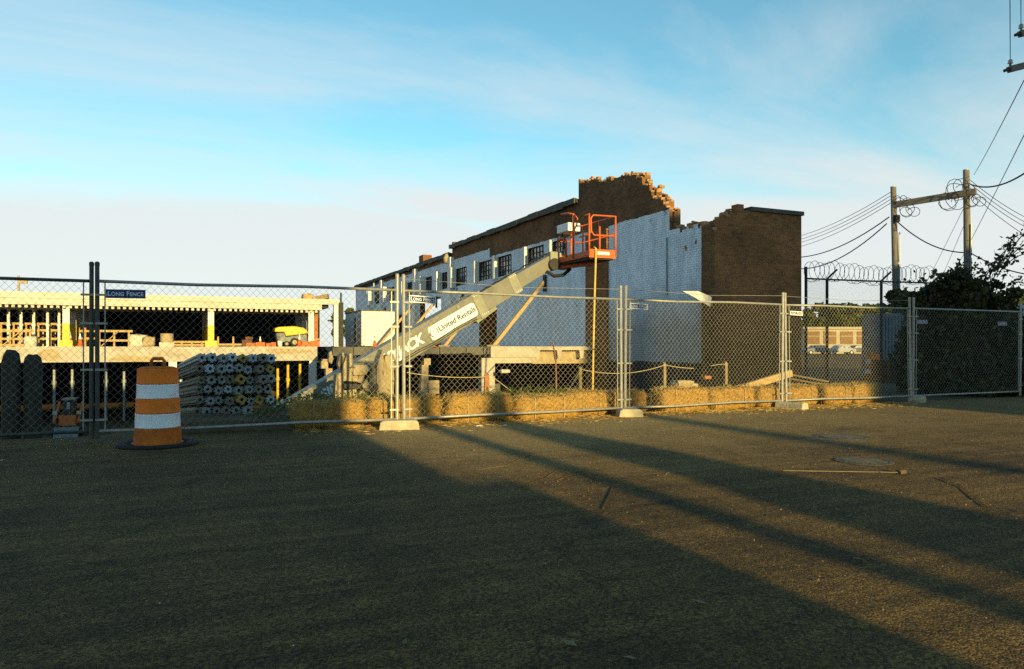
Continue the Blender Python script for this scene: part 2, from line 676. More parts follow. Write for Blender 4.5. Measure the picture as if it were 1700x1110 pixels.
mat('lumber_old', (0.34, 0.24, 0.12), (0.2, 0.14, 0.07), 0.9, 6.0, bump=0.3, stretch=(1, 1, 3))
mat('lumber_red', (0.42, 0.17, 0.06), (0.3, 0.11, 0.04), 0.9, 6.0)
mat('pole_wood', (0.20, 0.17, 0.14), (0.12, 0.10, 0.08), 0.8, 5.0, bump=0.3, stretch=(6, 6, 0.5))
mat('dust_concrete', (0.46, 0.36, 0.22), (0.30, 0.22, 0.12), 0.95, 5.0, bump=0.6, bscale=18, col3=(0.16, 0.11, 0.06), scale3=2.5, c3=(0.56, 0.74))
mat('block_concrete', (0.50, 0.43, 0.31), (0.36, 0.30, 0.2), 0.95, 7.0, bump=0.5, bscale=30)
mat('tarp', (0.56, 0.50, 0.42), (0.42, 0.37, 0.30), 0.8, 3.0, bump=0.4, bscale=9)
mat('rust', (0.17, 0.075, 0.04), (0.10, 0.045, 0.026), 0.9, 5.0, bump=0.3)
mat('roofing', (0.055, 0.052, 0.045), (0.03, 0.03, 0.027), 0.9, 2.0, bump=0.5, bscale=8)
mat('coping', (0.10, 0.10, 0.085), (0.06, 0.06, 0.05), 0.8, 3.0)
mat('cable', (0.015, 0.015, 0.016), (0.01, 0.01, 0.01), 0.6, 5.0)
mat('twine', (0.52, 0.42, 0.24), (0.4, 0.3, 0.16), 0.9, 9.0)
mat('hose_yellow', (0.66, 0.44, 0.10), (0.5, 0.32, 0.07), 0.6, 9.0)
mat('teal_panel', (0.30, 0.42, 0.42), (0.22, 0.33, 0.33), 0.6, 2.0)
mat('container_grey', (0.20, 0.23, 0.26), (0.13, 0.15, 0.17), 0.7, 2.0)
mat('brown_door', (0.26, 0.14, 0.06), (0.2, 0.10, 0.045), 0.8, 2.0)
mat('cream_wall', (0.46, 0.39, 0.27), (0.36, 0.30, 0.2), 0.85, 1.0)
mat('car_blue', (0.10, 0.13, 0.20), (0.08, 0.10, 0.16), 0.3, 2.0)
mat('car_white', (0.3, 0.3, 0.31), (0.25, 0.25, 0.26), 0.3, 2.0)
mat('car_dark', (0.03, 0.032, 0.036), (0.02, 0.02, 0.024), 0.3, 2.0)
mat('loader_orange', (0.50, 0.14, 0.03), (0.34, 0.09, 0.02), 0.6, 5.0)
mat('lamp_tan', (0.42, 0.32, 0.18), (0.32, 0.24, 0.13), 0.7, 5.0)
mat('bark', (0.09, 0.07, 0.05), (0.05, 0.04, 0.03), 0.95, 6.0, bump=0.5)
mat('roll_dark', (0.06, 0.055, 0.042), (0.03, 0.028, 0.022), 0.95, 6.0, bump=0.4, stretch=(5, 5, 0.6))
mat('grate', (0.10, 0.085, 0.065), (0.06, 0.05, 0.04), 0.8, 8.0, bump=0.3)
mat('chain_wire', (0.30, 0.27, 0.21), (0.2, 0.18, 0.14), 0.5, 9.0)
mat('leaf_litter', (0.30, 0.20, 0.12), (0.2, 0.13, 0.08), 0.8, 20.0)
mat('paper', (0.72, 0.70, 0.66), (0.6, 0.58, 0.55), 0.8, 20.0)
mat('mustard', (0.40, 0.27, 0.06), (0.30, 0.19, 0.04), 0.6, 8.0)
mat('dirt', (0.13, 0.095, 0.058), (0.075, 0.055, 0.035), 1.0, 1.6, bump=0.8, bscale=6, spec=0.05)
leafmat('leaf_far', (0.05, 0.075, 0.018), (0.115, 0.115, 0.03))
leafmat('leaf_ivy', (0.030, 0.036, 0.012), (0.085, 0.080, 0.026), 0.15)
leafmat('leaf_grass', (0.06, 0.085, 0.02), (0.13, 0.13, 0.035))
leafmat('needle', (0.03, 0.05, 0.015), (0.06, 0.08, 0.025), 0.1)
leafmat('straw', (0.30, 0.175, 0.042), (0.62, 0.41, 0.13), 0.2)
brickmat('brick', (0.37, 0.155, 0.055), (0.23, 0.10, 0.04), (0.30, 0.21, 0.12))
brickmat('brick_painted', (0.25, 0.12, 0.05), (0.14, 0.075, 0.036), (0.25, 0.18, 0.11), painted=True)
mat('bounce_stucco', (0.78, 0.74, 0.66), (0.68, 0.64, 0.57), 0.9, 2.0, bump=0.3)  # unseen street blocks made pale to bounce sky light onto the drum
mat('broken_brick', (0.48, 0.28, 0.14), (0.28, 0.135, 0.06), 0.95, 9.0, bump=0.5)


def glassmat():
    m = bpy.data.materials.new('window_glass')
    m.use_nodes = True
    b = m.node_tree.nodes['Principled BSDF']
    N, L = m.node_tree.nodes, m.node_tree.links
    g = N.new('ShaderNodeNewGeometry')
    n = N.new('ShaderNodeTexNoise')
    n.inputs['Scale'].default_value = 1.7
    L.new(g.outputs['Position'], n.inputs['Vector'])
    r = N.new('ShaderNodeValToRGB')
    r.color_ramp.elements[0].position = 0.42
    r.color_ramp.elements[1].position = 0.6
    r.color_ramp.elements[0].color = (0.10, 0.11, 0.12, 1)
    r.color_ramp.elements[1].color = (0.45, 0.48, 0.50, 1)
    L.new(n.outputs['Fac'], r.inputs[0])
    L.new(r.outputs[0], b.inputs['Base Color'])
    b.inputs['Roughness'].default_value = 0.12
    b.inputs['Specular IOR Level'].default_value = 0.9
    MATS['window_glass'] = m


glassmat()


def asphaltmat():
    m = bpy.data.materials.new('asphalt')
    m.use_nodes = True
    N, L = m.node_tree.nodes, m.node_tree.links
    b = N['Principled BSDF']
    b.inputs['Roughness'].default_value = 0.9
    b.inputs['Specular IOR Level'].default_value = 0.25
    g = N.new('ShaderNodeNewGeometry')

    def noise(scale, detail, rough=0.6, st=None):
        n = N.new('ShaderNodeTexNoise')
        n.inputs['Scale'].default_value = scale
        n.inputs['Detail'].default_value = detail
        n.inputs['Roughness'].default_value = rough
        if st:
            mp = N.new('ShaderNodeMapping')
            mp.inputs['Rotation'].default_value = st[0]
            mp.inputs['Scale'].default_value = st[1]
            L.new(g.outputs['Position'], mp.inputs[0])
            L.new(mp.outputs[0], n.inputs['Vector'])
        else:
            L.new(g.outputs['Position'], n.inputs['Vector'])
        return n.outputs['Fac']

    def ramp(f, p0, c0, p1, c1):
        r = N.new('ShaderNodeValToRGB')
        r.color_ramp.elements[0].position = p0
        r.color_ramp.elements[1].position = p1
        r.color_ramp.elements[0].color = (*c0, 1)
        r.color_ramp.elements[1].color = (*c1, 1)
        L.new(f, r.inputs[0])
        return r.outputs[0]

    def mul(a, c):
        x = N.new('ShaderNodeMixRGB')
        x.blend_type = 'MULTIPLY'
        x.inputs[0].default_value = 1
        L.new(a, x.inputs[1])
        L.new(c, x.inputs[2])
        return x.outputs[0]
    # aggregate: pale and dark chips set in bitumen
    vo = N.new('ShaderNodeTexVoronoi')
    vo.inputs['Scale'].default_value = 85
    L.new(g.outputs['Position'], vo.inputs['Vector'])
    sp = N.new('ShaderNodeSeparateColor')
    L.new(vo.outputs['Color'], sp.inputs[0])
    chips = ramp(sp.outputs[0], 0.25, (0.080, 0.0455, 0.0155), 0.95, (0.285, 0.175, 0.056))
    broad = ramp(noise(0.35, 5), 0.3, (0.72, 0.72, 0.74), 0.7, (1.2, 1.16, 1.05))
    mid = ramp(noise(3.5, 6, 0.7), 0.35, (0.82, 0.82, 0.82), 0.68, (1.16, 1.14, 1.1))
    drag = ramp(noise(1.6, 7, 0.7, ((0, 0, R(-18)), (0.12, 3.5, 1))), 0.38, (0.66, 0.66, 0.66), 0.64, (1.28, 1.26, 1.2))
    base = mul(mul(mul(chips, broad), mid), drag)
    # old crack network and oil-darkened patches
    nv = N.new('ShaderNodeTexNoise')
    nv.inputs['Scale'].default_value = 1.3
    nv.inputs['Detail'].default_value = 5
    L.new(g.outputs['Position'], nv.inputs['Vector'])
    wp = N.new('ShaderNodeVectorMath')
    wp.operation = 'MULTIPLY_ADD'
    L.new(nv.outputs['Color'], wp.inputs[0])
    wp.inputs[1].default_value = (1.3, 1.3, 0)
    L.new(g.outputs['Position'], wp.inputs[2])
    ck = N.new('ShaderNodeTexVoronoi')
    ck.feature = 'DISTANCE_TO_EDGE'
    ck.voronoi_dimensions = '2D'
    ck.inputs['Scale'].default_value = 0.33
    L.new(wp.outputs[0], ck.inputs['Vector'])
    base = mul(base, ramp(ck.outputs['Distance'], 0.0015, (0.42, 0.42, 0.42), 0.006, (1, 1, 1)))
    base = mul(base, ramp(noise(0.7, 9, 0.72), 0.36, (0.62, 0.62, 0.62), 0.5, (1, 1, 1)))
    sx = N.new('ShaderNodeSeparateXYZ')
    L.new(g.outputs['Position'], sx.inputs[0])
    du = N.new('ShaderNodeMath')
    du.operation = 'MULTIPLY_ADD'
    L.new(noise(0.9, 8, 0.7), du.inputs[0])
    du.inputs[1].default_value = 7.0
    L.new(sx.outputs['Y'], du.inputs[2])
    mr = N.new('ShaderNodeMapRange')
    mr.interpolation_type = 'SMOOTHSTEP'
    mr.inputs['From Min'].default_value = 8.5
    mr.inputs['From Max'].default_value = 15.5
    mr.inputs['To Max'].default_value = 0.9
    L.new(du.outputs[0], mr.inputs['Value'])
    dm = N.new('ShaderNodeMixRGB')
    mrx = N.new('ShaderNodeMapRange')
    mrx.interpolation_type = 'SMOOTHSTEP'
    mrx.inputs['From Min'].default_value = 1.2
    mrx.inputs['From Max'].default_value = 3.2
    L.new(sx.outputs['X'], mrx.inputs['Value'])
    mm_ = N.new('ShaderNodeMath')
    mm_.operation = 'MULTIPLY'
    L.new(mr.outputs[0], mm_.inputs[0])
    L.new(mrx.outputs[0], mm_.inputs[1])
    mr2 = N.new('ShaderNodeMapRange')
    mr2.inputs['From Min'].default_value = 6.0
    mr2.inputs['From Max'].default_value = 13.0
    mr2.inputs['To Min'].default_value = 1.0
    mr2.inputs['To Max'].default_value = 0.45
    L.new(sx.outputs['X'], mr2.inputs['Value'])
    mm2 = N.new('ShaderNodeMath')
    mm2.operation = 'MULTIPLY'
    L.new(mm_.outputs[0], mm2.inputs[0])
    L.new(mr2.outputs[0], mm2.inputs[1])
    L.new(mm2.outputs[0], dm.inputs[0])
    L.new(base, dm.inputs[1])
    L.new(ramp(noise(14, 6, 0.75), 0.3, (0.26, 0.172, 0.07), 0.7, (0.62, 0.44, 0.19)), dm.inputs[2])  # straw dust plus painted sunlight: sandy lightening kept off the shaded left side
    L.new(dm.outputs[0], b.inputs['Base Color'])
    hs = N.new('ShaderNodeMath')
    hs.operation = 'MULTIPLY_ADD'
    L.new(vo.outputs['Distance'], hs.inputs[0])
    hs.inputs[1].default_value = -0.8
    L.new(noise(38, 5, 0.7), hs.inputs[2])
    bp = N.new('ShaderNodeBump')
    bp.inputs['Strength'].default_value = 1.0
    bp.inputs['Distance'].default_value = 0.022
    L.new(hs.outputs[0], bp.inputs['Height'])
    bp2 = N.new('ShaderNodeBump')
    bp2.inputs['Strength'].default_value = 0.7
    bp2.inputs['Distance'].default_value = 0.05
    L.new(noise(2.2, 6, 0.7, ((0, 0, R(-18)), (0.25, 3.0, 1))), bp2.inputs['Height'])
    L.new(bp.outputs[0], bp2.inputs['Normal'])
    L.new(bp2.outputs[0], b.inputs['Normal'])
    MATS['asphalt'] = m


asphaltmat()


# ------------------------------------------------------------------ ground and road
def smooth(a, b, t):
    t = min(max((t - a) / (b - a), 0), 1)
    return t * t * (3 - 2 * t)


PIT = -3.3


def edge_y(x):
    e = 12.0 + 3.5 * smooth(-1.0, -0.2, x)
    return e - 1.9 * smooth(4.4, 5.2, x)


def ground_z(x, y):
    if y >= 82 or x > 14.36 or x < -34:
        return 0.0
    z = -min(-PIT, max(0.0, (y - edge_y(x)) * 0.85))
    if y < 17.74:
        z *= 1 - smooth(13.0, 14.0, x)
    if z < -0.02:
        z += 0.13 * mnoise.noise(Vector((x * 1.1, y * 1.1, 3)))
    else:
        z += 0.02 * mnoise.noise(Vector((x * 0.9, y * 0.9, 1))) - 0.004
    return z


xs = [-900, -300, -120, -60, -36, -34, -33.9, -28, -22, -17, -14] + list(np.arange(-12, 14.3, 0.35)) + [14.34, 14.37, 15, 16.5, 18, 20, 23, 27, 34, 45, 70, 120, 300, 900]
ys = [-300, -100, -40, -20, -10, -4] + list(np.arange(-1, 22, 0.35)) + [23, 25, 28, 32, 40, 50, 60, 70, 81.9, 82.0, 90, 110, 140, 200, 300, 600, 1500]
gm = MB()
for yy in ys:
    for xx in xs:
        gm.v.append((xx, yy, ground_z(xx, yy) - 0.012))
W = len(xs)
for j in range(len(ys) - 1):
    for i in range(W - 1):
        a = j * W + i
        gm.f.append((a, a + 1, a + W + 1, a + W))
struct(gm.build('ground', 'dirt', smooth=True, origin=(0, 0, 0)))

rd = MB()
rx = [-90, -50, -30, -20, -14] + list(np.arange(-10, 20.1, 0.5)) + [24, 30, 45, 90]
ry = [-60, -30, -15, -8, -4] + list(np.arange(-2, 11.1, 0.5))
for yy in ry + ['edge']:
    for xx in rx:
        if yy == 'edge':
            e = 11.75 + 0.22 * mnoise.noise(Vector((xx * 0.7, 5.1, 0))) + 0.1 * mnoise.noise(Vector((xx * 2.3, 1.1, 0)))
            rd.v.append((xx, e, 0.004))
        else:
            rd.v.append((xx, yy, 0.010 + 0.012 * mnoise.noise(Vector((xx * 0.35, yy * 0.35, 0)))))
W = len(rx)
for j in range(len(ry)):
    for i in range(W - 1):
        a = j * W + i
        rd.f.append((a, a + 1, a + W + 1, a + W))
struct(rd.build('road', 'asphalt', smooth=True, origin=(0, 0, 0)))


# ------------------------------------------------------------------ buildings and trees behind the camera that shade the street
def block_behind(name, label, x0, x1, y0, y1, h, mt, floors):
    t = thing(name, label, 'building', ((x0 + x1) / 2, (y0 + y1) / 2, 0))
    MB().box(x0, x1, y0, y1, -0.05, h).build('wall', mt, t)
    MB().box(x0 + 0.3, x1 - 0.3, y0 + 0.3, y1 - 0.3, h + 0.003, h + 0.05).build('roof', 'roofing', t)
    n = int((x1 - x0) / 3.2)
    for f in range(floors):
        for i in range(n):
            cx = x0 + (i + 0.5) * (x1 - x0) / n
            z0 = 1.0 + f * 3.2
            w = MB().box(cx - 0.7, cx + 0.7, y1 - 0.03, y1 + 0.04, z0, z0 + 1.5).build('window', 'white_paint', t)
            MB().box(cx - 0.6, cx + 0.6, y1 + 0.043, y1 + 0.05, z0 + 0.1, z0 + 1.4).build('pane', 'window_glass', w)
    return t


block_behind('rendered_building', 'three storey pale rendered building across the street behind the camera', -13, 2.45, -28, -14, 8.0 + 0.18 * 14, 'bounce_stucco', 3)
block_behind('rendered_annex', 'low flat roofed annex of the rendered building behind the camera', -8, 2.92, -13.9, -11.5, 0.18 * (6.5 + 11.5), 'bounce_stucco', 1)
block_behind('rendered_warehouse', 'tall pale rendered warehouse behind the camera shading the right side', 14.05, 36, -32, -16, 9.0 + 0.18 * 16, 'bounce_stucco', 3)
p = MB().cyl((3.72, -18, -0.3), (3.72, -18, 10.6), 0.17, 0.14, 12)
tag(p.build('utility_pole', 'pole_wood'), 'single wooden utility pole behind the camera beside the conifer', 'utility pole')
p = MB().cyl((7.95, -46, -0.3), (7.95, -46, 13.0), 0.28, 0.24, 12)
tag(p.build('utility_pole', 'pole_wood'), 'far wooden utility pole down the street behind the camera', 'utility pole')
t = thing('conifer', 'slim pointed conifer behind the camera between the rendered buildings', 'tree', (4.98, -18, 0))
MB().cyl((4.98, -18, -0.2), (4.98, -18, 5.4), 0.12, 0.03, 8).build('trunk', 'bark', t)


def cone_sampler(n):
    h = rng.uniform(0, 1, n) ** 1.3
    r = (1 - h) * 1.55 * rng.uniform(0.1, 1, n) ** 0.5
    a = rng.uniform(0, 2 * math.pi, n)
    return np.stack([4.98 + r * np.cos(a), -18 + r * np.sin(a), 0.8 + h * 5.2], 1)


leaves(5200, cone_sampler, 0.17).build('crown', 'needle', t)

# ------------------------------------------------------------------ half demolished brick building on the right
BX0, BX1, BY0, BY1 = 14.18, 17.97, 17.76, 66.2
WT = 0.35
bld = thing('demolished_building', 'half demolished brick building with white painted side wall and torn parapet', 'building', (BX0, BY0, 0))


def wall_cells(fixed0, fixed1, a0, a1, z0, z1, holes, axis):
    """wall slab between fixed0..fixed1, running a0..a1, with rectangular holes"""
    mb = MB()
    A = sorted({a0, a1, *[h[0] for h in holes], *[h[1] for h in holes]})
    Z = sorted({z0, z1, *[h[2] for h in holes], *[h[3] for h in holes]})
    for i in range(len(A) - 1):
        zs = None
        for k in range(len(Z) - 1):
            ca, cz = (A[i] + A[i + 1]) / 2, (Z[k] + Z[k + 1]) / 2
            solid = not any(h[0] < ca < h[1] and h[2] < cz < h[3] for h in holes)
            if solid and zs is None:
                zs = Z[k]
            if (not solid or k == len(Z) - 2) and zs is not None:
                ze = Z[k + 1] if solid else Z[k]
                if axis == 'y':
                    mb.box(fixed0, fixed1, A[i], A[i + 1], zs, ze)
                else:
                    mb.box(A[i], A[i + 1], fixed0, fixed1, zs, ze)
                zs = None
    return mb


wins = [(26.5, 27.66), (28.5, 30.08), (31.9, 33.52), (34.35, 36.1), (37.95, 39.65), (40.9, 42.1), (44.1, 45.3), (48.2, 49.5), (53.0, 54.4), (57.5, 59.0)]
holes = [(a, b, 4.66, 5.64) for a, b in wins]
wall_cells(BX0, BX0 + WT, 25.44, 40.3, -3.6, 6.9, [h for h in holes if h[1] < 40.2] + [(34.0 - 0.3, 36.3 - 0.25, 1.25, 3.4)], 'y').build('wall', 'brick_painted', bld)
wall_cells(BX0, BX0 + WT, 40.3, BY1, -3.6, 6.5, [h for h in holes if h[0] > 40.3] + [(42.3, 46.6, 1.25, 4.25), (50.0, 52.2, 1.25, 3.5)], 'y').build('wall', 'brick_painted', bld)


def interp(pts, t):
    for (a, za), (b, zb) in zip(pts, pts[1:]):
        if a <= t <= b:
            return za + (zb - za) * (t - a) / (b - a)
    return pts[-1][1] if t > pts[-1][0] else pts[0][1]


prof = [(17.76, 4.83), (18.1, 4.86), (18.5, 4.95), (18.9, 4.9), (19.4, 5.05), (19.46, 5.55), (19.6, 5.68), (19.95, 5.98), (20.35, 6.15), (20.5, 6.4),
        (20.9, 6.62), (21.3, 6.98), (21.7, 7.16), (22.2, 7.2), (23.6, 7.35), (24.2, 7.42), (24.6, 7.58), (25.2, 7.62), (25.44, 7.68)]
nb = MB()
brick_spots = []
for lay in range(3):                                        # three wythes break at different places
    x0 = BX0 + lay * WT / 3
    yy = BY0
    while yy < 25.43:
        ye = min(yy + random.choice([0.11, 0.11, 0.22, 0.22, 0.33]), 25.44)
        ym = (yy + ye) / 2
        rag = 0.28 if 18.2 < ym < 21.8 else 0.12
        zt = interp(prof, ym) + rag * mnoise.noise(Vector((ym * 1.9, lay * 5.3, 2))) + random.uniform(-0.09, 0.07)
        zt = round(zt / 0.075) * 0.075 + 0.004 * lay
        nb.box(x0, x0 + WT / 3, yy, ye, -3.6, zt)
        if random.random() < 0.8:
            brick_spots.append((x0 + 0.06, ym, zt))
        yy = ye
nb.build('wall', 'brick_painted', bld)
MB().box(BX0 - 0.10, BX0 - 0.002, 23.2, 24.73, -3.6, 5.55).build('pier', 'brick', bld)

fprof = [(14.5, 4.86), (14.7, 5.05), (14.95, 5.22), (15.2, 5.3), (15.45, 5.44), (18.0, 5.44)]
fb = MB()
xx = BX0 + WT + 0.001
while xx < 15.5:
    xe = xx + 0.22
    for lay in range(3):
        zt = interp(fprof, (xx + xe) / 2) + random.uniform(-0.08, 0.06)
        zt = round(zt / 0.075) * 0.075 + 0.004 * lay
        fb.box(xx, xe, BY0 + lay * WT / 3, BY0 + (lay + 1) * WT / 3, -0.4, zt)
        if random.random() < 0.35:
            brick_spots.append(((xx + xe) / 2, BY0 + lay * WT / 3 + 0.06, zt))
    xx = xe
fb.box(xx, BX1, BY0, BY0 + WT, -0.4, 5.4)
fb.build('front_wall', 'brick', bld)
MB().box(xx + 0.25, BX1 + 0.06, BY0 - 0.06, BY0 + WT + 0.05, 5.404, 5.53).build('coping', 'coping', bld)
MB().box(15.42, 15.66, BY0 + 0.02, BY0 + 0.3, 5.30, 5.585).build('chimney_stub', 'brick', bld)
wall_cells(BX1 - WT, BX1, 25.4, BY1, -0.4, 6.1, [(50.5, 58.0, 2.6, 4.9)], 'y').box(BX1 - WT, BX1, BY0 + WT, 25.4, -0.4, 5.2).build('far_wall', 'brick', bld)
MB().box(BX0 + WT, BX1 - WT, BY1 - WT, BY1, -0.4, 6.4).build('back_wall', 'brick', bld)
MB().box(BX0 + WT, BX1 - WT, 25.46, 25.8, -0.4, 6.0).build('cross_wall', 'brick', bld)
MB().prism([(BX0 - 0.12, 6.904), (BX1 + 0.1, 6.15), (BX1 + 0.1, 6.27), (BX0 - 0.12, 7.06)], 25.46, 40.4).prism([(BX0 - 0.12, 6.504), (BX1 + 0.1, 6.13), (BX1 + 0.1, 6.25), (BX0 - 0.12, 6.66)], 40.42, BY1 + 0.1).build('roof', 'roofing', bld)
gt = MB()
for a, b, z in ((25.5, 40.38, 6.80), (40.45, 66.2, 6.40)):
    y_ = a
    while y_ < b:                                           # ragged eaves felt hanging off the edge
        e = min(y_ + random.uniform(0.5, 1.2), b)
        gt.box(BX0 - 0.16 - random.uniform(0, 0.03), BX0 - 0.122, y_, e, z + 0.08 - random.uniform(0.0, 0.08), z + 0.26 + random.uniform(0, 0.04))
        y_ = e
gt.build('eaves_edge', 'coping', bld)
MB().box(14.35, 14.95, 46.5, 47.4, 6.665, 7.25).build('chimney', 'brick', bld)
MB().box(BX0, BX0 + 1.2, 40.1, 40.35, 6.9, 7.25).build('parapet', 'brick', bld)

bme = MB().box(-0.1, 0.1, -0.05, 0.05, -0.032, 0.032).mesh('brick')
bme.materials.append(MATS['broken_brick'])
for (x_, y_, z_) in brick_spots:
    o = bpy.data.objects.new('brick', bme)
    COL.objects.link(o)
    o.parent = bld
    o.location = Vector((x_, y_, z_ + 0.034)) - ORIG[bld]
    o.rotation_euler = (random.uniform(-.3, .3), random.uniform(-.35, .35), random.choice([0, math.pi / 2]) + random.uniform(-.35, .35))
    o.scale = (random.uniform(0.5, 1), random.uniform(0.7, 1.1), random.uniform(0.7, 1.5))

for (x_, y_, z_) in random.sample(brick_spots, 26):           # mortar lumps left on the torn edge
    s_ = random.uniform(0.07, 0.15)
    MB().rock((x_ + random.uniform(-0.03, 0.1), y_, z_ + s_ * 0.25), (s_ * 1.3, s_ * 1.4, s_), random.randint(0, 50), 3, 0.35).build('mortar_lump', 'broken_brick', bld)
for iw, (a, b) in enumerate(wins):                                            # steel sashes: bars in front of one sheet of panes
    z0, z1 = 4.66, 5.64
    fr = MB()
    xw = BX0 + 0.11
    for i in range(6):
        y_ = a + (b - a) * i / 5
        w_ = 0.03 if i in (0, 5) else 0.018
        fr.box(xw - 0.018, xw + 0.018, max(a, y_ - w_), min(b, y_ + w_), z0, z1)
    for i in range(5):
        z_ = z0 + (z1 - z0) * i / 4
        w_ = 0.03 if i in (0, 4) else 0.018
        fr.box(xw - 0.021, xw + 0.015, a, b, max(z0, z_ - w_), min(z1, z_ + w_))
    w = fr.build('window', 'black_metal', bld)
    MB().box(xw + 0.02, xw + 0.028, a, b, z0, z1).build('pane', 'window_glass', w)
    MB().box(BX0 - 0.13 - 0.045 * iw, BX0 - 0.002, b + 0.02, b + 0.30, 4.58, 5.72).build('proud_jamb', 'white_paint', bld)  # jamb pushed out of the wall, farther ones more, so sunlight catches it
MB().box(BX0 - 0.26, BX0 - 0.002, 39.95, 40.42, 1.26, 6.35).build('pilaster', 'white_paint', bld)
MB().box(BX0 - 0.26, BX0 - 0.002, 47.0, 47.5, 1.26, 6.35).build('pilaster', 'white_paint', bld)
MB().box(BX0 - 0.26, BX0 - 0.002, 56.0, 56.5, 1.26, 6.35).build('pilaster', 'white_paint', bld)
MB().lathe((BX0 - 0.2, 40.6, 6.0), [(0.0, 0.0), (0.2, 0.1), (0.24, 0.35), (0.1, 0.6), (0.0, 0.62)], 10).build('vent_cowl', 'lamp_tan', bld, smooth=True)
MB().tube([(BX0 - 0.2, 61.5, 5.9), (BX0 - 0.25, 60.4, 5.8), (BX0 - 0.28, 60.0, 5.3), (BX0 - 0.28, 60.0, 1.3)], 0.12, 8).build('downpipe', 'white_paint', bld, smooth=True)
MB().tube([(BX0 - 0.2, 58.4, 6.3), (BX0 - 0.2, 58.4, 1.3)], 0.08, 8).build('downpipe', 'white_paint', bld, smooth=True)
MB().cyl((BX0 - 0.03, 19.62, 2.9), (BX0 - 0.03, 19.64, 4.75), 0.022, n=8).build('conduit', 'galv_dull', bld)
# strip of flashing that has come loose near the corner
fl = MB()
c0 = at(1133, 483, 21.4)
c1 = at(1182, 497, 21.2)
fl.add([c0, c0 + Vector((0.05, 0.05, -0.03)), c1 + Vector((0.02, 0.1, -0.20)), c1 + Vector((0, 0, 0.07)), (c0 + c1) / 2 + Vector((0, -0.05, 0.12)), (c0 + c1) / 2 + Vector((0, 0, -0.10))],
       [(0, 1, 5, 4), (4, 5, 2, 3)])
tag(fl.build('loose_sheet', 'paper'), 'torn pale sheet hanging off the wall above the fence near the brick corner', 'sheet')

# ------------------------------------------------------------------ parking structure on the left
GY = 47.8
gar = thing('parking_structure', 'open concrete parking structure with cream fascia and yellow based columns', 'building', (-2, GY, PIT))
COLX = [-13.5, -5.96, 1.59]
MB().box(-21, 9.15, GY, GY + 0.35, 3.92, 4.26).build('roof_fascia', 'fascia_paint', gar)
MB().box(-21, 8.1, GY + 0.06, GY + 0.5, 3.56, 3.916).build('roof_beam', 'fascia_paint', gar)
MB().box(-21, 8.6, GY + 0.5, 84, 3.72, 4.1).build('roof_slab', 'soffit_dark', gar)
jo = MB()
for i in range(96):
    x_ = -20.8 + i * 0.3
    jo.box(x_, x_ + 0.15, GY + 0.18, GY + 4, 3.40, 3.555)
jo.build('joists', 'fascia_paint', gar, kind='stuff')
MB().box(8.85, 9.13, GY + 0.02, GY + 0.32, 1.26, 3.915).build('end_column', 'white_paint', gar)
MB().box(7.75, 8.05, GY + 1.2, GY + 1.5, 1.26, 3.55).build('column', 'lumber_red', gar)
for cx in COLX + [7.5]:
    for k in range(6):
        if cx == 7.5 and k > 2:
            continue
        cy = GY + 0.6 + k * 2.9
        c = MB().box(cx - 0.17, cx + 0.17, cy - 0.17, cy + 0.17, 2.55 if cx < 7 else 1.26, 3.71).build('column', 'white_paint', gar)
        if cx < 7:
            MB().box(cx - 0.175, cx + 0.175, cy - 0.175, cy + 0.175, 1.255, 2.547).build('yellow_base', 'safety_yellow', c)
            if k == 0:
                MB().box(cx - 0.33, cx + 0.33, cy - 0.33, cy + 0.33, 1.254, 1.60).build('plinth', 'safety_yellow', c)
MB().box(-21, 7.8, GY, GY + 0.45, 0.37, 1.25).build('deck_beam', 'concrete_pale', gar)
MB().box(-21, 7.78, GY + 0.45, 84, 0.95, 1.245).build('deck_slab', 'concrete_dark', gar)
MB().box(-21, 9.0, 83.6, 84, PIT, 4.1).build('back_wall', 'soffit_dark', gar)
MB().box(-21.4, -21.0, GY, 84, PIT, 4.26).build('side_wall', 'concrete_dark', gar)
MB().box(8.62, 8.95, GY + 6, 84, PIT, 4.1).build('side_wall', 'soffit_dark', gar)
for cx in (7.55, -0.5, -8.5):
    MB().box(cx - 0.22, cx + 0.22, GY + 0.05, GY + 0.42, PIT - 0.2, 0.366).build('lower_column', 'white_paint', gar)
# grime tongue and patches on the beam face
for px0, px1, py0, py1 in ((58, 105, 579, 600), (0, 20, 586, 601), (180, 260, 590, 601), (430, 520, 578, 588)):
    x0, x1 = xat(px0, GY), xat(px1, GY)
    z1, z0 = zat(py0, x0, GY), zat(py1, x0, GY)
    pts = []
    for i in range(14):
        a = 2 * math.pi * i / 14
        rr = 0.75 + 0.3 * random.random()
        pts.append(((x0 + x1) / 2 + (x1 - x0) / 2 * rr * math.cos(a), min(1.245, max(0.375, (z0 + z1) / 2 + (z1 - z0) / 2 * rr * math.sin(a)))))
    MB().add([(a, GY - 0.004, b) for a, b in pts], [tuple(range(14))]).build('stain', 'dust_concrete', gar)

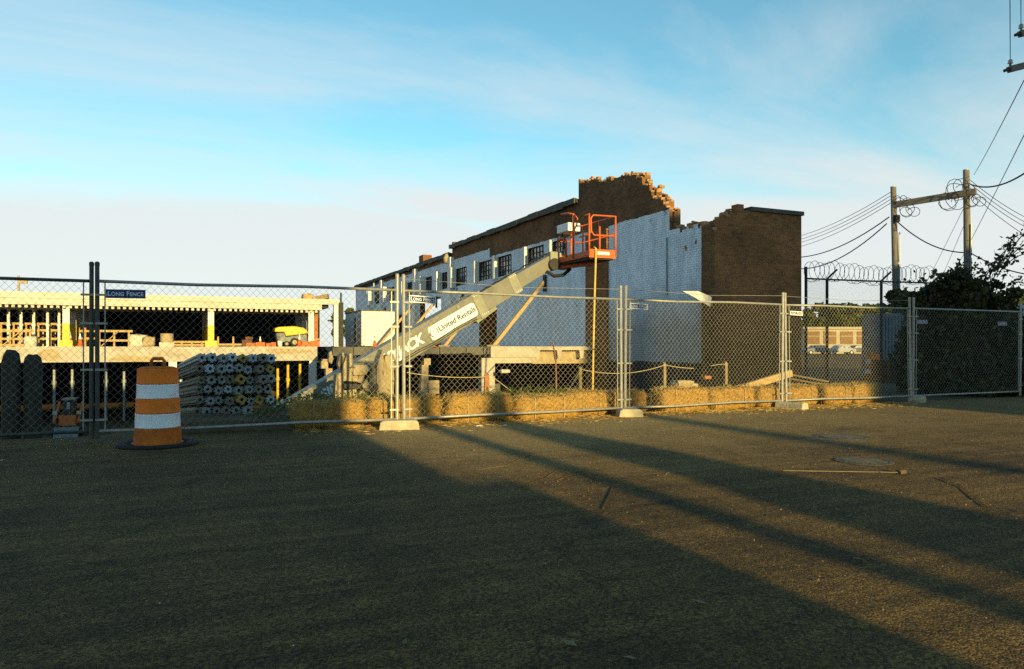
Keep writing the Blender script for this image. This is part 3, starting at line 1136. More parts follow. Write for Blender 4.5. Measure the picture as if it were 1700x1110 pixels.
# ------------------------------------------------------------------ nearer deck in front of the building
DY = 24.0
dk = thing('concrete_deck', 'torn concrete deck with a cream edge beam running up to the white wall', 'deck', (9, DY, PIT))
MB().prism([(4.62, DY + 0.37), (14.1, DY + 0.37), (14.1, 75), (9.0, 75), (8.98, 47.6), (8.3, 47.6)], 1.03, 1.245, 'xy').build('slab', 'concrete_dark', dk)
eb = MB()
x_ = 4.4
while x_ < 9.85:                                            # bitten-off slab edge
    e = min(x_ + random.uniform(0.12, 0.4), 9.86)
    eb.box(x_, e, DY + random.uniform(-0.05, 0.18), DY + 0.36, 1.06 - random.uniform(0, 0.12), 1.25 - random.uniform(0, 0.05))
    x_ = e
eb.build('broken_edge', 'concrete_dark', dk)
xb = xat(890, DY)
MB().box(9.88, xb, DY, DY + 0.34, 0.86, 1.26).build('edge_beam', 'concrete_pale', dk, bevel=0.015)
MB().box(9.95, xb, DY + 0.03, DY + 0.34, 0.66, 0.857).build('edge_beam_lip', 'concrete', dk)
st = MB().box(xb + 0.002, 14.1, DY, DY + 0.34, 1.12, 1.255)
for px in (893, 929, 966):
    x0 = xat(px, DY)
    st.prism([(x0 - 0.1, 1.119), (x0 - 0.06, 0.82), (x0 + 0.06, 0.82), (x0 + 0.1, 1.119)], DY + 0.01, DY + 0.3)
st.build('ribbed_edge', 'concrete_pale', dk)
MB().box(xb + 0.003, 14.1, DY + 0.31, DY + 0.40, 0.62, 1.118).build('infill_panel', 'dust_concrete', dk)
for px0, px1, w in ((800, 822, 0.34), (701, 712, 0.28), (538, 549, 0.3)):
    x0, x1 = xat(px0, DY), xat(px1, DY)
    cl = MB()
    z_ = PIT - 0.2
    while z_ < 0.8:
        ze = min(z_ + random.uniform(0.2, 0.5), 0.85)
        j = 0.0 if px0 == 800 else random.uniform(-0.08, 0.08)
        cl.box(x0 + j, x1 + j, DY + 0.02, DY + w, z_, ze)
        z_ = ze
    cl.build('pillar', 'concrete_pale' if px0 == 800 else 'dust_concrete', dk)
xp = xat(706, DY)
MB().box(xp + 0.12, xp + 0.5, DY + 0.02, DY + 0.3, -0.35, 0.1).build('corbel', 'dust_concrete', dk)
for cx, cy in ((9.5, 36), (12, 46), (10, 60), (12.5, 30)):
    MB().box(cx - 0.2, cx + 0.2, cy - 0.2, cy + 0.2, PIT - 0.2, 1.03).build('inner_column', 'concrete_dark', dk)
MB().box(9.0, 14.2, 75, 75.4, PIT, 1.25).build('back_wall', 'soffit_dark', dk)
# ------------------------------------------------------------------ street fence
JOINTS = [(-5.05, 11.02), (-1.04, 10.98), (3.02, 10.93), (7.24, 11.35), (11.19, 11.52), (14.86, 11.46), (18.85, 11.55)]
RAIL_T, RAIL_B, POST_T = 2.10, 0.15, 2.33
REF = 4.0


def chain_mesh(length, z0, z1, d, r):
    """woven diamond mesh: zigzag wires as three-sided rods"""
    h = d / 2
    ncol, nrow = int(length / h), int((z1 - z0) / h)
    V, F = [], []
    for c in range(ncol):
        pts = []
        for k in range(nrow + 1):
            x = c * h if (k + c) % 2 == 0 else (c + 1) * h
            pts.append((x * length / (ncol * h), (0.004 if (k + c) % 2 == 0 else -0.004), z0 + k * (z1 - z0) / nrow))
        for k in range(nrow):
            p, q = pts[k], pts[k + 1]
            dx, dz = q[0] - p[0], q[2] - p[2]
            l = math.hypot(dx, dz)
            nx, nz = -dz / l, dx / l
            o = len(V)
            for s in (p, q):
                for a in (0, 2.094, 4.189):
                    V.append((s[0] + nx * r * math.cos(a), s[1] + r * math.sin(a), s[2] + nz * r * math.cos(a)))
            F += [(o, o + 1, o + 4, o + 3), (o + 1, o + 2, o + 5, o + 4), (o + 2, o, o + 3, o + 5)]
    me = bpy.data.meshes.new('chain_link')
    me.from_pydata(V, [], F)
    me.materials.append(MATS['chain_wire'])
    return me


CHAIN = chain_mesh(REF, RAIL_B, RAIL_T, 0.098, 0.0017)
panel_labels = ['leftmost chain-link fence panel, cut by the left edge of the picture',
                'shaded chain-link fence panel behind the big orange drum',
                'sunlit chain-link fence panel in front of the boom lift basket hose',
                'chain-link fence panel in front of the painted wall and string stakes',
                'chain-link fence panel at the right end of the hay bales',
                'dark chain-link fence panel in front of the ivy thicket at right']
for i, lab in enumerate(panel_labels):
    a, b = Vector((*JOINTS[i], 0)), Vector((*JOINTS[i + 1], 0))
    d = b - a
    Ln = d.length
    pn = thing('chain_link_fence', lab, 'fence', (0, 0, 0), 'temporary fence panels along the street')
    EJ = [0.05, 0.034, 0.055, 0.040, 0.058, 0.030, 0.05]
    e, e2 = EJ[i], EJ[i + 1]
    for x_ in (e, Ln - e2):
        pt_ = MB().cyl((x_, 0, 0.05), (x_, 0, POST_T), 0.027, n=10).lathe((x_, 0, POST_T), [(0.030, -0.03), (0.030, 0.005), (0.018, 0.022), (0, 0.024)], 10)
        pt_.build('post', 'shaded_pipe' if i == 0 or (i == 1 and x_ < 1) else 'galvanized', pn, smooth=False)
    sag = [0, -0.01, 0.006, -0.012, 0.008, 0.0][i]
    for z_ in (RAIL_T, RAIL_B):
        MB().tube([(e, 0, z_), (Ln * 0.3, 0.004, z_ + sag), (Ln * 0.65, -0.006, z_ - sag), (Ln - e2, 0, z_)], 0.021, 8).build('rail', 'shaded_pipe' if i == 0 else 'galvanized', pn, smooth=True)
    for x_ in (e + 0.09, Ln - e2 - 0.09):
        MB().box(x_ - 0.008, x_ + 0.008, -0.012, -0.006, RAIL_B + 0.02, RAIL_T - 0.02).build('tension_bar', 'galvanized', pn)
        for z_ in (0.3, 0.95, 1.55, 1.92):
            sgn = -1 if x_ < 1 else 1
            MB().box(min(x_ - 0.01, x_ + sgn * 0.09) - 0.02, max(x_ + 0.01, x_ + sgn * 0.09) + 0.02, -0.040, -0.033, z_ - 0.014, z_ + 0.014).build('clip', 'galvanized', pn)
    ch = bpy.data.objects.new('chain_link', CHAIN)
    COL.objects.link(ch)
    ch.parent = pn
    ch.location = (e + 0.05, 0.0, 0)
    ch.scale = ((Ln - e - e2 - 0.1) / REF, 1, 1)
    ch['kind'] = 'stuff'
    if 2 <= i <= 4:
        MB().tube([(e, 0, POST_T - 0.05), (Ln * 0.5, 0, POST_T - 0.10), (Ln - e2, 0, POST_T - 0.05)], 0.004, 5).build('top_wire', 'galvanized', pn)
    pn.location = a
    pn.rotation_euler = (R([-0.6, 0.4, -0.5, 0.6, -0.9, 0.5][i]), 0, math.atan2(d.y, d.x))


def rocky_block(label, c, sx, sy, sz, rot, m='block_concrete', seed=1):
    mb = MB().rock((0, 0, sz / 2 - 0.01), (sx, sy, sz), seed, 4, 0.06)
    # squared-off block with worn corners
    o = mb.build('concrete_block', m, None, origin=(0, 0, 0))
    o.location = c
    o.rotation_euler = (0, 0, rot)
    return tag(o, label, 'fence foot', 'concrete fence feet')


def cast_block(label, c, sx, sy, sz, rot):
    b_ = MB()
    b_.prism([(-sx / 2, 0), (sx / 2, 0), (sx / 2 - 0.02, sz * 0.8), (sx / 2 - 0.07, sz), (-sx / 2 + 0.07, sz), (-sx / 2 + 0.02, sz * 0.8)], -sy / 2, sy / 2)
    o = b_.build('concrete_block', 'block_concrete', None, origin=(0, 0, 0), bevel=0.012)
    o.location = c
    o.rotation_euler = (0, 0, rot)
    return tag(o, label, 'fence foot', 'concrete fence feet')


cast_block('wide tan concrete foot under the fence posts left of the second sign', (2.98, 10.86, 0.004), 0.60, 0.30, 0.15, R(-14))
cast_block('tan concrete foot under the fence posts between the sunlit hay bales', (7.26, 11.18, 0.0), 0.44, 0.34, 0.15, R(-20))
cast_block('half shaded concrete foot under the fence posts at the right hay bales', (11.15, 11.28, 0.0), 0.24, 0.62, 0.14, R(12))
rocky_block('rounded concrete foot in shade under the rightmost clear fence post', (14.98, 11.42, 0.0), 0.34, 0.3, 0.16, 0.3, seed=4)

# ------------------------------------------------------------------ fence signs
SIGN_TXT = text_mesh('Long Fence', 0.105, small_caps=True, bold=0.0016, spacing=1.05)


def fence_sign(i, t0, w, z, label, glare=False):
    a, b = Vector((*JOINTS[i], 0)), Vector((*JOINTS[i + 1], 0))
    d = (b - a).normalized()
    nrm = Vector((d.y, -d.x, 0))
    c = a + d * (t0 + w / 2) + nrm * 0.048 + Vector((0, 0, z))
    h = w * 0.25
    s = thing('fence_sign', label, 'sign', c, 'fence company signs')
    tilt = Vector((0, 0, -0.035)) if i in (2, 3, 4) else Vector((0, 0, 0.008))
    dx = (d + tilt).normalized()
    up = dx.cross(nrm).normalized() * -1
    if up.z < 0:
        up = -up

    def plate(hw, hh, off, th):
        vs_ = []
        for o_ in (off, off + th):
            for p_, q_ in ((-1, -1), (1, -1), (1, 1), (-1, 1)):
                vs_.append(c + dx * (p_ * hw) + up * (q_ * hh) + nrm * o_)
        return MB().add(vs_, [(3, 2, 1, 0), (4, 5, 6, 7), (0, 1, 5, 4), (1, 2, 6, 5), (2, 3, 7, 6), (3, 0, 4, 7)])
    plate(w / 2, h / 2, -0.004, 0.004).build('plate', 'decal_white', s)
    bd = 0.006 if not glare else 0.016  # wider white border painted as sun glare on the plate
    plate(w / 2 - bd, h / 2 - bd, 0.0015, 0.0015).build('blue_field', 'sign_blue', s)
    me = SIGN_TXT.copy()
    k = (w - 0.05) / 0.60
    xs_ = [v.co.x for v in me.vertices]
    k = (w * 0.88) / (max(xs_) - min(xs_))
    for v in me.vertices:
        v.co *= k
        v.co.y *= 1.1
    lettering(s, me, 'decal_white', c + nrm * 0.0045, dx, up)
    for q_ in (-1, 1):
        pz = c + dx * (q_ * (w / 2 - 0.02)) + up * (h / 2 - 0.015)
        MB().box(pz.x - 0.006, pz.x + 0.006, pz.y - 0.012, pz.y + 0.05, pz.z - 0.004, pz.z + 0.004).build('tie', 'black_metal', s)


fence_sign(1, 0.13, 0.47, 1.94, 'blue sign on the shaded fence panel above the orange drum')
fence_sign(2, 0.12, 0.44, 1.97, 'white bordered blue sign on the sunlit panel beside the grey boom', True)
fence_sign(3, 0.11, 0.40, 1.98, 'sunlit sign on the fence panel in front of the white painted wall', True)
fence_sign(4, 0.11, 0.34, 1.93, 'small sunlit sign on the fence panel beside the brick corner', True)
fence_sign(5, 0.12, 0.34, 1.80, 'dim sign on the dark fence panel left of the ivy thicket')
fence_sign(5, 3.0, 0.34, 1.80, 'dim sign on the dark fence panel at the far right')

# ------------------------------------------------------------------ traffic drums


def drum(c, label, big=True):
    c = Vector(c)
    K = 0.9
    t = thing('traffic_drum', label, 'traffic drum', c, 'traffic drums')
    seg = [(0.03, 0.225, 0.305, 0.300, 'drum_orange_dirty'), (0.225, 0.405, 0.292, 0.287, 'sheeting'), (0.405, 0.590, 0.284, 0.280, 'drum_orange'),
           (0.590, 0.770, 0.272, 0.268, 'sheeting'), (0.770, 0.965, 0.266, 0.262, 'drum_orange')]
    for z0, z1, r0, r1, m in seg:
        white = m == 'sheeting'
        r0, r1 = r0 * K, r1 * K
        mb = MB().lathe(c, [(r0 - 0.03, z0), (r0 + 0.002, z0 + 0.004), (r0, z0 + 0.014), (r1, z1 - 0.014), (r1 + 0.002, z1 - 0.004), (r1 - 0.03, z1)], 32)
        mb.build('white_band' if white else 'orange_band', m, t, smooth=True)
    MB().lathe(c, [(0.26 * K, 0.962), (0.20 * K, 0.985), (0.0, 0.99)], 32).build('top', 'drum_orange_dirty', t, smooth=True)
    hd = [c + Vector((CS * x, -SN * x, z)) for x, z in ((-0.085, 0.97), (-0.08, 1.06), (-0.06, 1.085), (0.06, 1.085), (0.08, 1.06), (0.085, 0.97))]
    MB().tube(hd, 0.022, 8).build('handle', 'drum_orange_dirty', t, smooth=True)
    MB().lathe(c, [(0.31 * K, 0.008), (0.335 * K, 0.03), (0.33 * K, 0.036), (0.25 * K, 0.036)], 32).build('lip', 'drum_orange_dirty', t, smooth=True)
    MB().lathe(c, [(0.33, 0.002), (0.36, 0.03), (0.41, 0.042), (0.46, 0.03), (0.48, 0.002)], 36).build('rubber_ring', 'rubber', t, smooth=True)
    return t


drum((-0.28, 10.35, 0.012), 'big orange and white traffic drum standing on the road before the fence')
g = at(1449, 628, 28.0)
drum((g.x, g.y, 0.0), 'dim orange and white traffic drum far behind the right fence')

# ------------------------------------------------------------------ hay bales
BL, BD, BH = 1.18, 0.48, 0.43


def bale_mesh(seed):
    nx, ny, nz = 18, 8, 7
    idx, V, F = {}, [], []

    def vid(i, j, k):
        if (i, j, k) not in idx:
            idx[(i, j, k)] = len(V)
            p = Vector((2 * i / nx - 1, 2 * j / ny - 1, 2 * k / nz - 1))
            q = Vector((math.copysign(abs(p.x) ** 1.0, p.x), p.y, p.z))
            n_ = (abs(p.x) ** 10 + abs(p.y) ** 5 + abs(p.z) ** 5) ** (1 / 7)
            if n_ > 1:
                q = q / n_
            s = Vector((q.x * BL / 2, q.y * BD / 2, q.z * BH / 2))
            dn = mnoise.noise_vector(s * 5 + Vector((seed * 7, 0, seed))) * 0.035 + mnoise.noise_vector(s * 16 + Vector((0, seed * 5, 0))) * 0.02
            for tx in (-0.27, 0.27):                          # pinched where the twine runs
                s *= 1 - 0.045 * math.exp(-((s.x - tx) / 0.05) ** 2)
            s += dn
            V.append((s.x, s.y, s.z + BH / 2))
        return idx[(i, j, k)]
    for i in range(nx):
        for j in range(ny):
            F.append((vid(i, j, 0), vid(i, j + 1, 0), vid(i + 1, j + 1, 0), vid(i + 1, j, 0)))
            F.append((vid(i, j, nz), vid(i + 1, j, nz), vid(i + 1, j + 1, nz), vid(i, j + 1, nz)))
        for k in range(nz):
            F.append((vid(i, 0, k), vid(i + 1, 0, k), vid(i + 1, 0, k + 1), vid(i, 0, k + 1)))
            F.append((vid(i, ny, k), vid(i, ny, k + 1), vid(i + 1, ny, k + 1), vid(i + 1, ny, k)))
    for j in range(ny):
        for k in range(nz):
            F.append((vid(0, j, k), vid(0, j, k + 1), vid(0, j + 1, k + 1), vid(0, j + 1, k)))
            F.append((vid(nx, j, k), vid(nx, j + 1, k), vid(nx, j + 1, k + 1), vid(nx, j, k + 1)))
    me = bpy.data.meshes.new('hay_bale')
    me.from_pydata(V, [], F)
    me.materials.append(MATS['hay'])
    me.polygons.foreach_set('use_smooth', [True] * len(F))
    # loose stalks standing off the faces
    def smp(n):
        k = rng.integers(0, len(V), n)
        a = np.array(V)[k]
        return a + rng.normal(scale=0.018, size=(n, 3))
    st_ = leaves(2600, smp, 0.0085, aspect=12)
    sm = st_.mesh('straw')
    sm.materials.append(MATS['straw'])
    return me, sm


mat('hay', (0.52, 0.30, 0.065), (0.20, 0.105, 0.025), 0.95, 22.0, bump=1.0, bscale=60, contrast=(0.3, 0.7), stretch=(0.5, 1, 1.6))
BALES = [bale_mesh(s) for s in (1, 2, 3)]
tx = 0.0
TWM = MB().tube([(tx, -0.245, 0.02), (tx, -0.242, 0.40), (tx, -0.2, 0.43), (tx, 0.2, 0.43), (tx, 0.242, 0.4), (tx, 0.245, 0.02)], 0.006, 5).mesh('twine')
TWM.materials.append(MATS['twine'])
bale_list = [
    (1.50, 2.62, 'hay bale in the shadow left of the concrete foot, overgrown with weeds'),
    (2.68, 3.86, 'sunlit hay bale directly behind the wide tan concrete foot'),
    (3.95, 5.12, 'sunlit hay bale just right of the narrow pole shadow'),
    (5.18, 6.36, 'hay bale with a broad shadow across its left end'),
    (6.39, 7.12, 'short hay bale just left of the fence posts below the basket hose'),
    (7.16, 7.96, 'short hay bale just right of the middle concrete foot'),
    (8.28, 9.44, 'sunlit hay bale right of the dark gap in the row'),
    (9.48, 10.62, 'hay bale under the lower end of the leaning plank'),
    (10.68, 11.5, 'hay bale directly behind the half shaded concrete foot'),
    (11.54, 12.34, 'sunlit hay bale right of the half shaded concrete foot'),
    (12.52, 13.3, 'second hay bale from the right end of the row'),
    (13.34, 14.1, 'hay bale at the right end of the row by the dark thicket')]
for i, (x0, x1, lab) in enumerate(bale_list):
    yb = 11.62 + (0.28 if x0 > 6 else 0.0) + random.uniform(-0.05, 0.05)
    me, sm = BALES[i % 3]
    o = bpy.data.objects.new('hay_bale', me)
    COL.objects.link(o)
    s_ = (x1 - x0) / BL
    o.scale = (s_ * random.choice([-1, 1]) if False else s_, 1.0, random.uniform(0.94, 1.05))
    o.location = ((x0 + x1) / 2, yb, -0.005)
    o.rotation_euler = (random.uniform(-.03, .03), random.uniform(-.02, .02), random.uniform(-.06, .06) + (math.pi if i % 2 else 0))
    tag(o, lab, 'hay bale', 'hay bales lined up behind the fence')
    for nm, dm, tx in (('straw', sm, 0), ('twine', TWM, -0.27), ('twine', TWM, 0.27)):
        c_ = bpy.data.objects.new(nm, dm)
        COL.objects.link(c_)
        c_.parent = o
        c_.location = (tx, 0, 0)
        if nm == 'straw':
            c_['kind'] = 'stuff'


def straw_litter(n):
    x = rng.uniform(1.5, 14.6, n)
    y = 11.55 - np.abs(rng.normal(scale=0.45, size=n)) + np.where(x > 6, 0.2, 0)
    return np.stack([x, y, np.full(n, 0.018)], 1)


sl = leaves(5200, straw_litter, 0.009, flat=0.97, aspect=11)
o = sl.build('straw_litter', 'straw', kind='stuff')
tag(o, 'loose straw scattered on the ground along the hay bales', 'straw')


def weed(n):
    x = np.where(rng.random(n) < 0.6, rng.uniform(0.9, 3.2, n), rng.uniform(4.9, 6.6, n))
    return np.stack([x, rng.uniform(11.72, 12.5, n), 0.36 * np.clip((x - 0.7) / 1.0, 0.25, 1) + np.abs(rng.normal(scale=0.07, size=n))], 1)


o = leaves(2200, weed, 0.018, aspect=5).build('weeds', 'leaf_grass', kind='stuff')
tag(o, 'green weeds growing behind and over the shaded hay bales', 'weeds')

mm = MB().rock((0.75, 11.95, 0.0), (2.3, 0.9, 0.34), 21, 8, 0.22)
tag(mm.build('earth_mound', 'dirt', smooth=True), 'low dark earth mound in front of the stacked tubes', 'earth mound')

# ------------------------------------------------------------------ stack of shoring tubes
TD = Vector((CS * -0.593 + SN, SN * 0.593 + CS, -0.0935)).normalized()


def star_tube(length, r, ri, n, lobe):
    V, F = [], []
    outer = []
    for i in range(4 * n):
        a = 2 * math.pi * i / (4 * n)
        rr = r if (i % 4) in (0, 1) else r - lobe
        outer.append((rr * math.cos(a), rr * math.sin(a)))
    m_ = 4 * n
    inner = [(ri * math.cos(2 * math.pi * i / m_), ri * math.sin(2 * math.pi * i / m_)) for i in range(m_)]
    for ring in (outer, inner):
        for y_ in (0, length):
            V += [(a, y_, b) for a, b in ring]
    for i in range(m_):
        j = (i + 1) % m_
        F.append((i, j, 2 * m_ + j, 2 * m_ + i))
        F.append((i, m_ + i, m_ + j, j))
        F.append((2 * m_ + i, 2 * m_ + j, 3 * m_ + j, 3 * m_ + i))
        F.append((m_ + i, 3 * m_ + i, 3 * m_ + j, m_ + j))
    me = bpy.data.meshes.new('shoring_tube')
    me.from_pydata(V, [], F)
    return me


mat('tube_blue', (0.42, 0.50, 0.54), (0.26, 0.32, 0.35), 0.55, 12.0, metal=0.3)
mat('tube_grey', (0.30, 0.32, 0.31), (0.17, 0.19, 0.185), 0.65, 12.0, metal=0.3)
mat('tube_drab', (0.22, 0.205, 0.16), (0.12, 0.11, 0.085), 0.8, 12.0)
mat('tube_pale', (0.42, 0.42, 0.42), (0.28, 0.28, 0.28), 0.6, 12.0)
TUBES = {k: star_tube(3.0, 0.093, 0.032, n_, 0.022) for k, n_ in (('tube_blue', 7), ('tube_grey', 8), ('tube_drab', 7), ('tube_pale', 7), ('mustard', 4))}
for k, me in TUBES.items():
    me.materials.append(MATS[k])
yellow = {(0, 4), (1, 7), (2, 4), (4, 4), (4, 6)}
blue = {(0, 1), (0, 3), (0, 5), (0, 7), (1, 1), (1, 3), (1, 5), (3, 3), (4, 7)}
rownm = ['top row', 'second row', 'third row', 'fourth row', 'fifth row', 'bottom row']
kindw = {'tube_blue': 'blue-grey ribbed shoring tube', 'tube_grey': 'grey ribbed shoring tube', 'tube_drab': 'dull brown ribbed shoring tube',
         'tube_pale': 'pale end shoring tube', 'mustard': 'mustard yellow square ended shoring tube'}
rotq = TD.to_track_quat('Y', 'Z')
for r_ in range(6):
    for c_ in range(8):
        if r_ == 5 and c_ > 5:
            continue
        k = 'mustard' if (r_, c_) in yellow else 'tube_blue' if (r_, c_) in blue else 'tube_pale' if (r_, c_) == (0, 0) else ('tube_grey' if (r_ * 3 + c_) % 3 else 'tube_drab')
        px = 337 + 16.6 * c_ - (4 if r_ % 2 else 0) - 1.2 * r_ + random.uniform(-1.5, 1.5)
        py = 594 + 17.6 * r_ + random.uniform(-1.5, 1.5)
        o = bpy.data.objects.new('shoring_tube', TUBES[k])
        COL.objects.link(o)
        o.location = at(px, py, 14.0 + random.uniform(-0.06, 0.06))
        o.rotation_mode = 'QUATERNION'
        o.rotation_quaternion = rotq
        sc_ = random.uniform(0.88, 1.06)
        o.location = o.location - TD * random.choice([0, 0, 0.05, 0.12, -0.08])
        o.scale = (sc_, 1, sc_)
        tag(o, '%s, %s from left, %s of the stack' % (kindw[k], ['first', 'second', 'third', 'fourth', 'fifth', 'sixth', 'seventh', 'eighth'][c_], rownm[r_]), 'tube', 'shoring tubes stacked behind the drum')
for px in (345, 440):
    c = at(px, 693, 14.25)
    tag(MB().box(c.x - 0.75, c.x + 0.75, c.y - 0.05 + (0.5 if px > 400 else 0), c.y + 0.05 + (0.5 if px > 400 else 0), -0.02, c.z + 0.0 if c.z > 0.03 else 0.03).build('timber_bearer', 'lumber_old'),
        'old timber bearer under the %s end of the tube stack' % ('front' if px < 400 else 'back'), 'timber')

# ------------------------------------------------------------------ dark rolls at the left edge
for px0, px1, pt, lab in ((2, 34, 581, 'thick dark upright fabric roll nearest the left edge of the picture'),
                          (38, 70, 588, 'dark upright fabric roll right of its thicker neighbour at left')):
    y_ = 12.6
    x0, x1 = xat(px0, y_), xat(px1, y_)
    zt = zat(pt, x0, y_)
    zb = ground_z((x0 + x1) / 2, y_) - 0.1
    r_ = (x1 - x0) / 2
    c = Vector(((x0 + x1) / 2, y_, zb))
    H_ = zt - zb
    mb = MB().lathe(c, [(r_ * 0.95, 0), (r_, H_ * 0.3), (r_ * 0.97, H_ * 0.6), (r_ * 1.03, H_ * 0.9), (r_ * 0.8, H_ * 0.97), (r_ * 0.45, H_), (r_ * 0.4, H_ * 0.94), (0.0, H_ * 0.92)], 14)
    mb.v = [(a + 0.02 * mnoise.noise(Vector((a * 9, b * 9, c_ * 3))), b + 0.02 * mnoise.noise(Vector((a * 7, c_ * 5, b))), c_ + 0.03 * mnoise.noise(Vector((a * 8, b * 8, 1)))) for a, b, c_ in mb.v]
    tag(mb.build('fabric_roll', 'roll_dark', smooth=True), lab, 'roll')

# ------------------------------------------------------------------ dusty broken concrete remnant behind the bales
RY = 15.0
rem = thing('concrete_remnant', 'dusty tan broken concrete fins with a dark steel cross arm behind the bales', 'rubble', (3.4, RY, 0))


def fin(pts, depth, y0, m='dust_concrete', name='fragment'):
    pl = [(xat(a, RY), zat(b, xat(a, RY), RY)) for a, b in pts]
    mb = MB()
    n_ = len(pl)
    y1 = y0 + depth
    cx, cz = sum(p[0] for p in pl) / n_, sum(p[1] for p in pl) / n_
    # front face bulges and is chipped
    vs_ = [(a, y0 + random.uniform(-0.02, 0.03), b) for a, b in pl] + [(a, y1, b) for a, b in pl] + [(cx, y0 - 0.05, cz)]
    fs_ = [(i, (i + 1) % n_, 2 * n_) for i in range(n_)] + [tuple(range(2 * n_ - 1, n_ - 1, -1))] + [(i, i + n_, (i + 1) % n_ + n_, (i + 1) % n_) for i in range(n_)]
    mb.add(vs_, fs_)
    return mb.build(name, m, rem)


fin([(560, 668), (563, 640), (574, 618), (590, 606), (612, 604), (628, 600), (648, 602), (652, 668)], 0.15, RY + 0.34)
fin([(556, 668), (557, 640), (559, 622), (566, 618), (570, 632), (571, 668)], 0.3, RY)
fin([(563, 604), (566, 588), (572, 585), (574, 592), (570, 604), (565, 612)], 0.22, RY + 0.1)
fin([(567, 632), (570, 606), (576, 588), (584, 586), (586, 598), (582, 612), (594, 622), (594, 633)], 0.3, RY - 0.02)
fin([(581, 612), (584, 606), (607, 605), (612, 612), (606, 621), (586, 623)], 0.35, RY - 0.1)
fin([(569, 668), (569, 648), (592, 646), (594, 668)], 0.3, RY)
fin([(594, 668), (596, 650), (602, 646), (608, 655), (609, 668)], 0.25, RY - 0.05)
fin([(594, 634), (596, 622), (606, 618), (604, 632), (600, 636)], 0.2, RY)
fin([(605, 648), (604, 634), (609, 629), (612, 640), (611, 648)], 0.2, RY - 0.06)
fin([(611, 652), (612, 630), (617, 608), (622, 602), (624, 630), (622, 650)], 0.3, RY - 0.02)
fin([(624, 668), (624, 640), (624, 610), (629, 592), (634, 580), (636, 600), (634, 618), (640, 642), (638, 668)], 0.4, RY - 0.08)
fin([(642, 668), (638, 640), (636, 612), (638, 592), (646, 588), (653, 600), (654, 630), (652, 668)], 0.4, RY - 0.04)
fin([(548, 586), (552, 582), (555, 596), (552, 604), (547, 600)], 0.15, RY + 0.1)
for a, b, w in (((567, 640), (602, 641), 0.10), ((600, 642), (620, 610), 0.09), ((600, 642), (622, 662), 0.08), ((588, 668), (594, 655), 0.05), ((622, 604), (622, 664), 0.03)):
    p0, p1 = ony(*a, RY + 0.12), ony(*b, RY + 0.12)
    MB().beam(p0, p1, 0.3, w, up=(0, 0, 1)).build('steel_arm', 'dark_steel', rem)
c = ony(606, 640, RY - 0.12)
MB().cyl(c + Vector((0, -0.02, 0)), c + Vector((0, 0.2, 0)), 0.055, n=12).build('pin', 'dust_concrete', rem)
c = ony(624, 642, RY - 0.12)
MB().tube([c + Vector((0.045 * math.cos(a), 0, 0.06 * math.sin(a))) for a in np.linspace(0, 2 * math.pi, 14)], 0.012, 6).build('shackle', 'dark_steel', rem)

# ------------------------------------------------------------------ boom lift
lift = thing('boom_lift', 'grey telescopic boom lift with orange basket raised against the white wall', 'boom lift', (2.0, 18.0, PIT))
A, B = Vector((1.9, 17.95, -0.55)), Vector((9.55, 18.75, 3.66))
ax = (B - A).normalized()
side = Vector((ax.y, -ax.x, 0)).normalized()           # towards the street
up = side.cross(ax).normalized()
if up.z < 0:
    up = -up


def on_boom(t):
    return A + (B - A) * t


b1 = MB().beam(on_boom(0.0), on_boom(0.705), 0.46, 0.66).build('boom_section', 'boom_grey', lift, bevel=0.02)
b2 = MB().beam(on_boom(0.60), on_boom(0.845), 0.38, 0.53).build('boom_section', 'boom_grey', lift, bevel=0.02)
b3 = MB().beam(on_boom(0.75), on_boom(1.0), 0.30, 0.42, h2=0.38).build('boom_section', 'boom_grey', lift, bevel=0.02)
for t, w, h, par in ((0.695, 0.485, 0.685, b1), (0.837, 0.40, 0.55, b2)):
    MB().beam(on_boom(t - 0.018), on_boom(t + 0.012), w, h).build('collar', 'boom_plate', par)
    for sgn in (-1, 1):
        for k in range(4):
            c = on_boom(t - 0.012 + k * 0.007) + up * (sgn * h * 0.40) + side * (w / 2)
            MB().cyl(c, c + side * 0.02, 0.014, n=6).build('bolt', 'decal_white', par)
MB().beam(on_boom(0.66) - up * 0.36, on_boom(0.74) - up * 0.30, 0.36, 0.10).build('wear_pad', 'boom_plate', b1)
for k, off in enumerate((0.22, 0.27)):
    MB().tube([on_boom(t) + side * 0.245 - up * (off + 0.02 * math.sin(t * 40)) for t in np.linspace(0.05, 0.66, 24)], 0.013, 6).build('hydraulic_hose', 'black_metal', b1, smooth=True)
MB().tube([on_boom(t) + up * (0.30 - 0.03 * (k % 2)) + side * 0.12 for k, t in enumerate(np.linspace(0.7, 0.99, 16))], 0.02, 6).build('cable_track', 'black_metal', b2)
for t in (0.12, 0.3, 0.45, 0.62):
    c = on_boom(t) + side * 0.23
    MB().cyl(c + up * 0.25, c + up * 0.25 + side * 0.03, 0.035, n=10).build('pin', 'boom_plate', b1)
tm = text_mesh('SKYJACK', 0.36, shear=0.25, bold=0.012, spacing=0.9)
lettering(lift, tm, 'decal_white', on_boom(0.40) + side * 0.236 - up * 0.0, ax, up)
tm = text_mesh('SJ86T', 0.34, shear=0.2, bold=0.01, spacing=0.95)
lettering(lift, tm, 'decal_white', on_boom(0.185) + side * 0.236 + up * 0.02, ax, up)
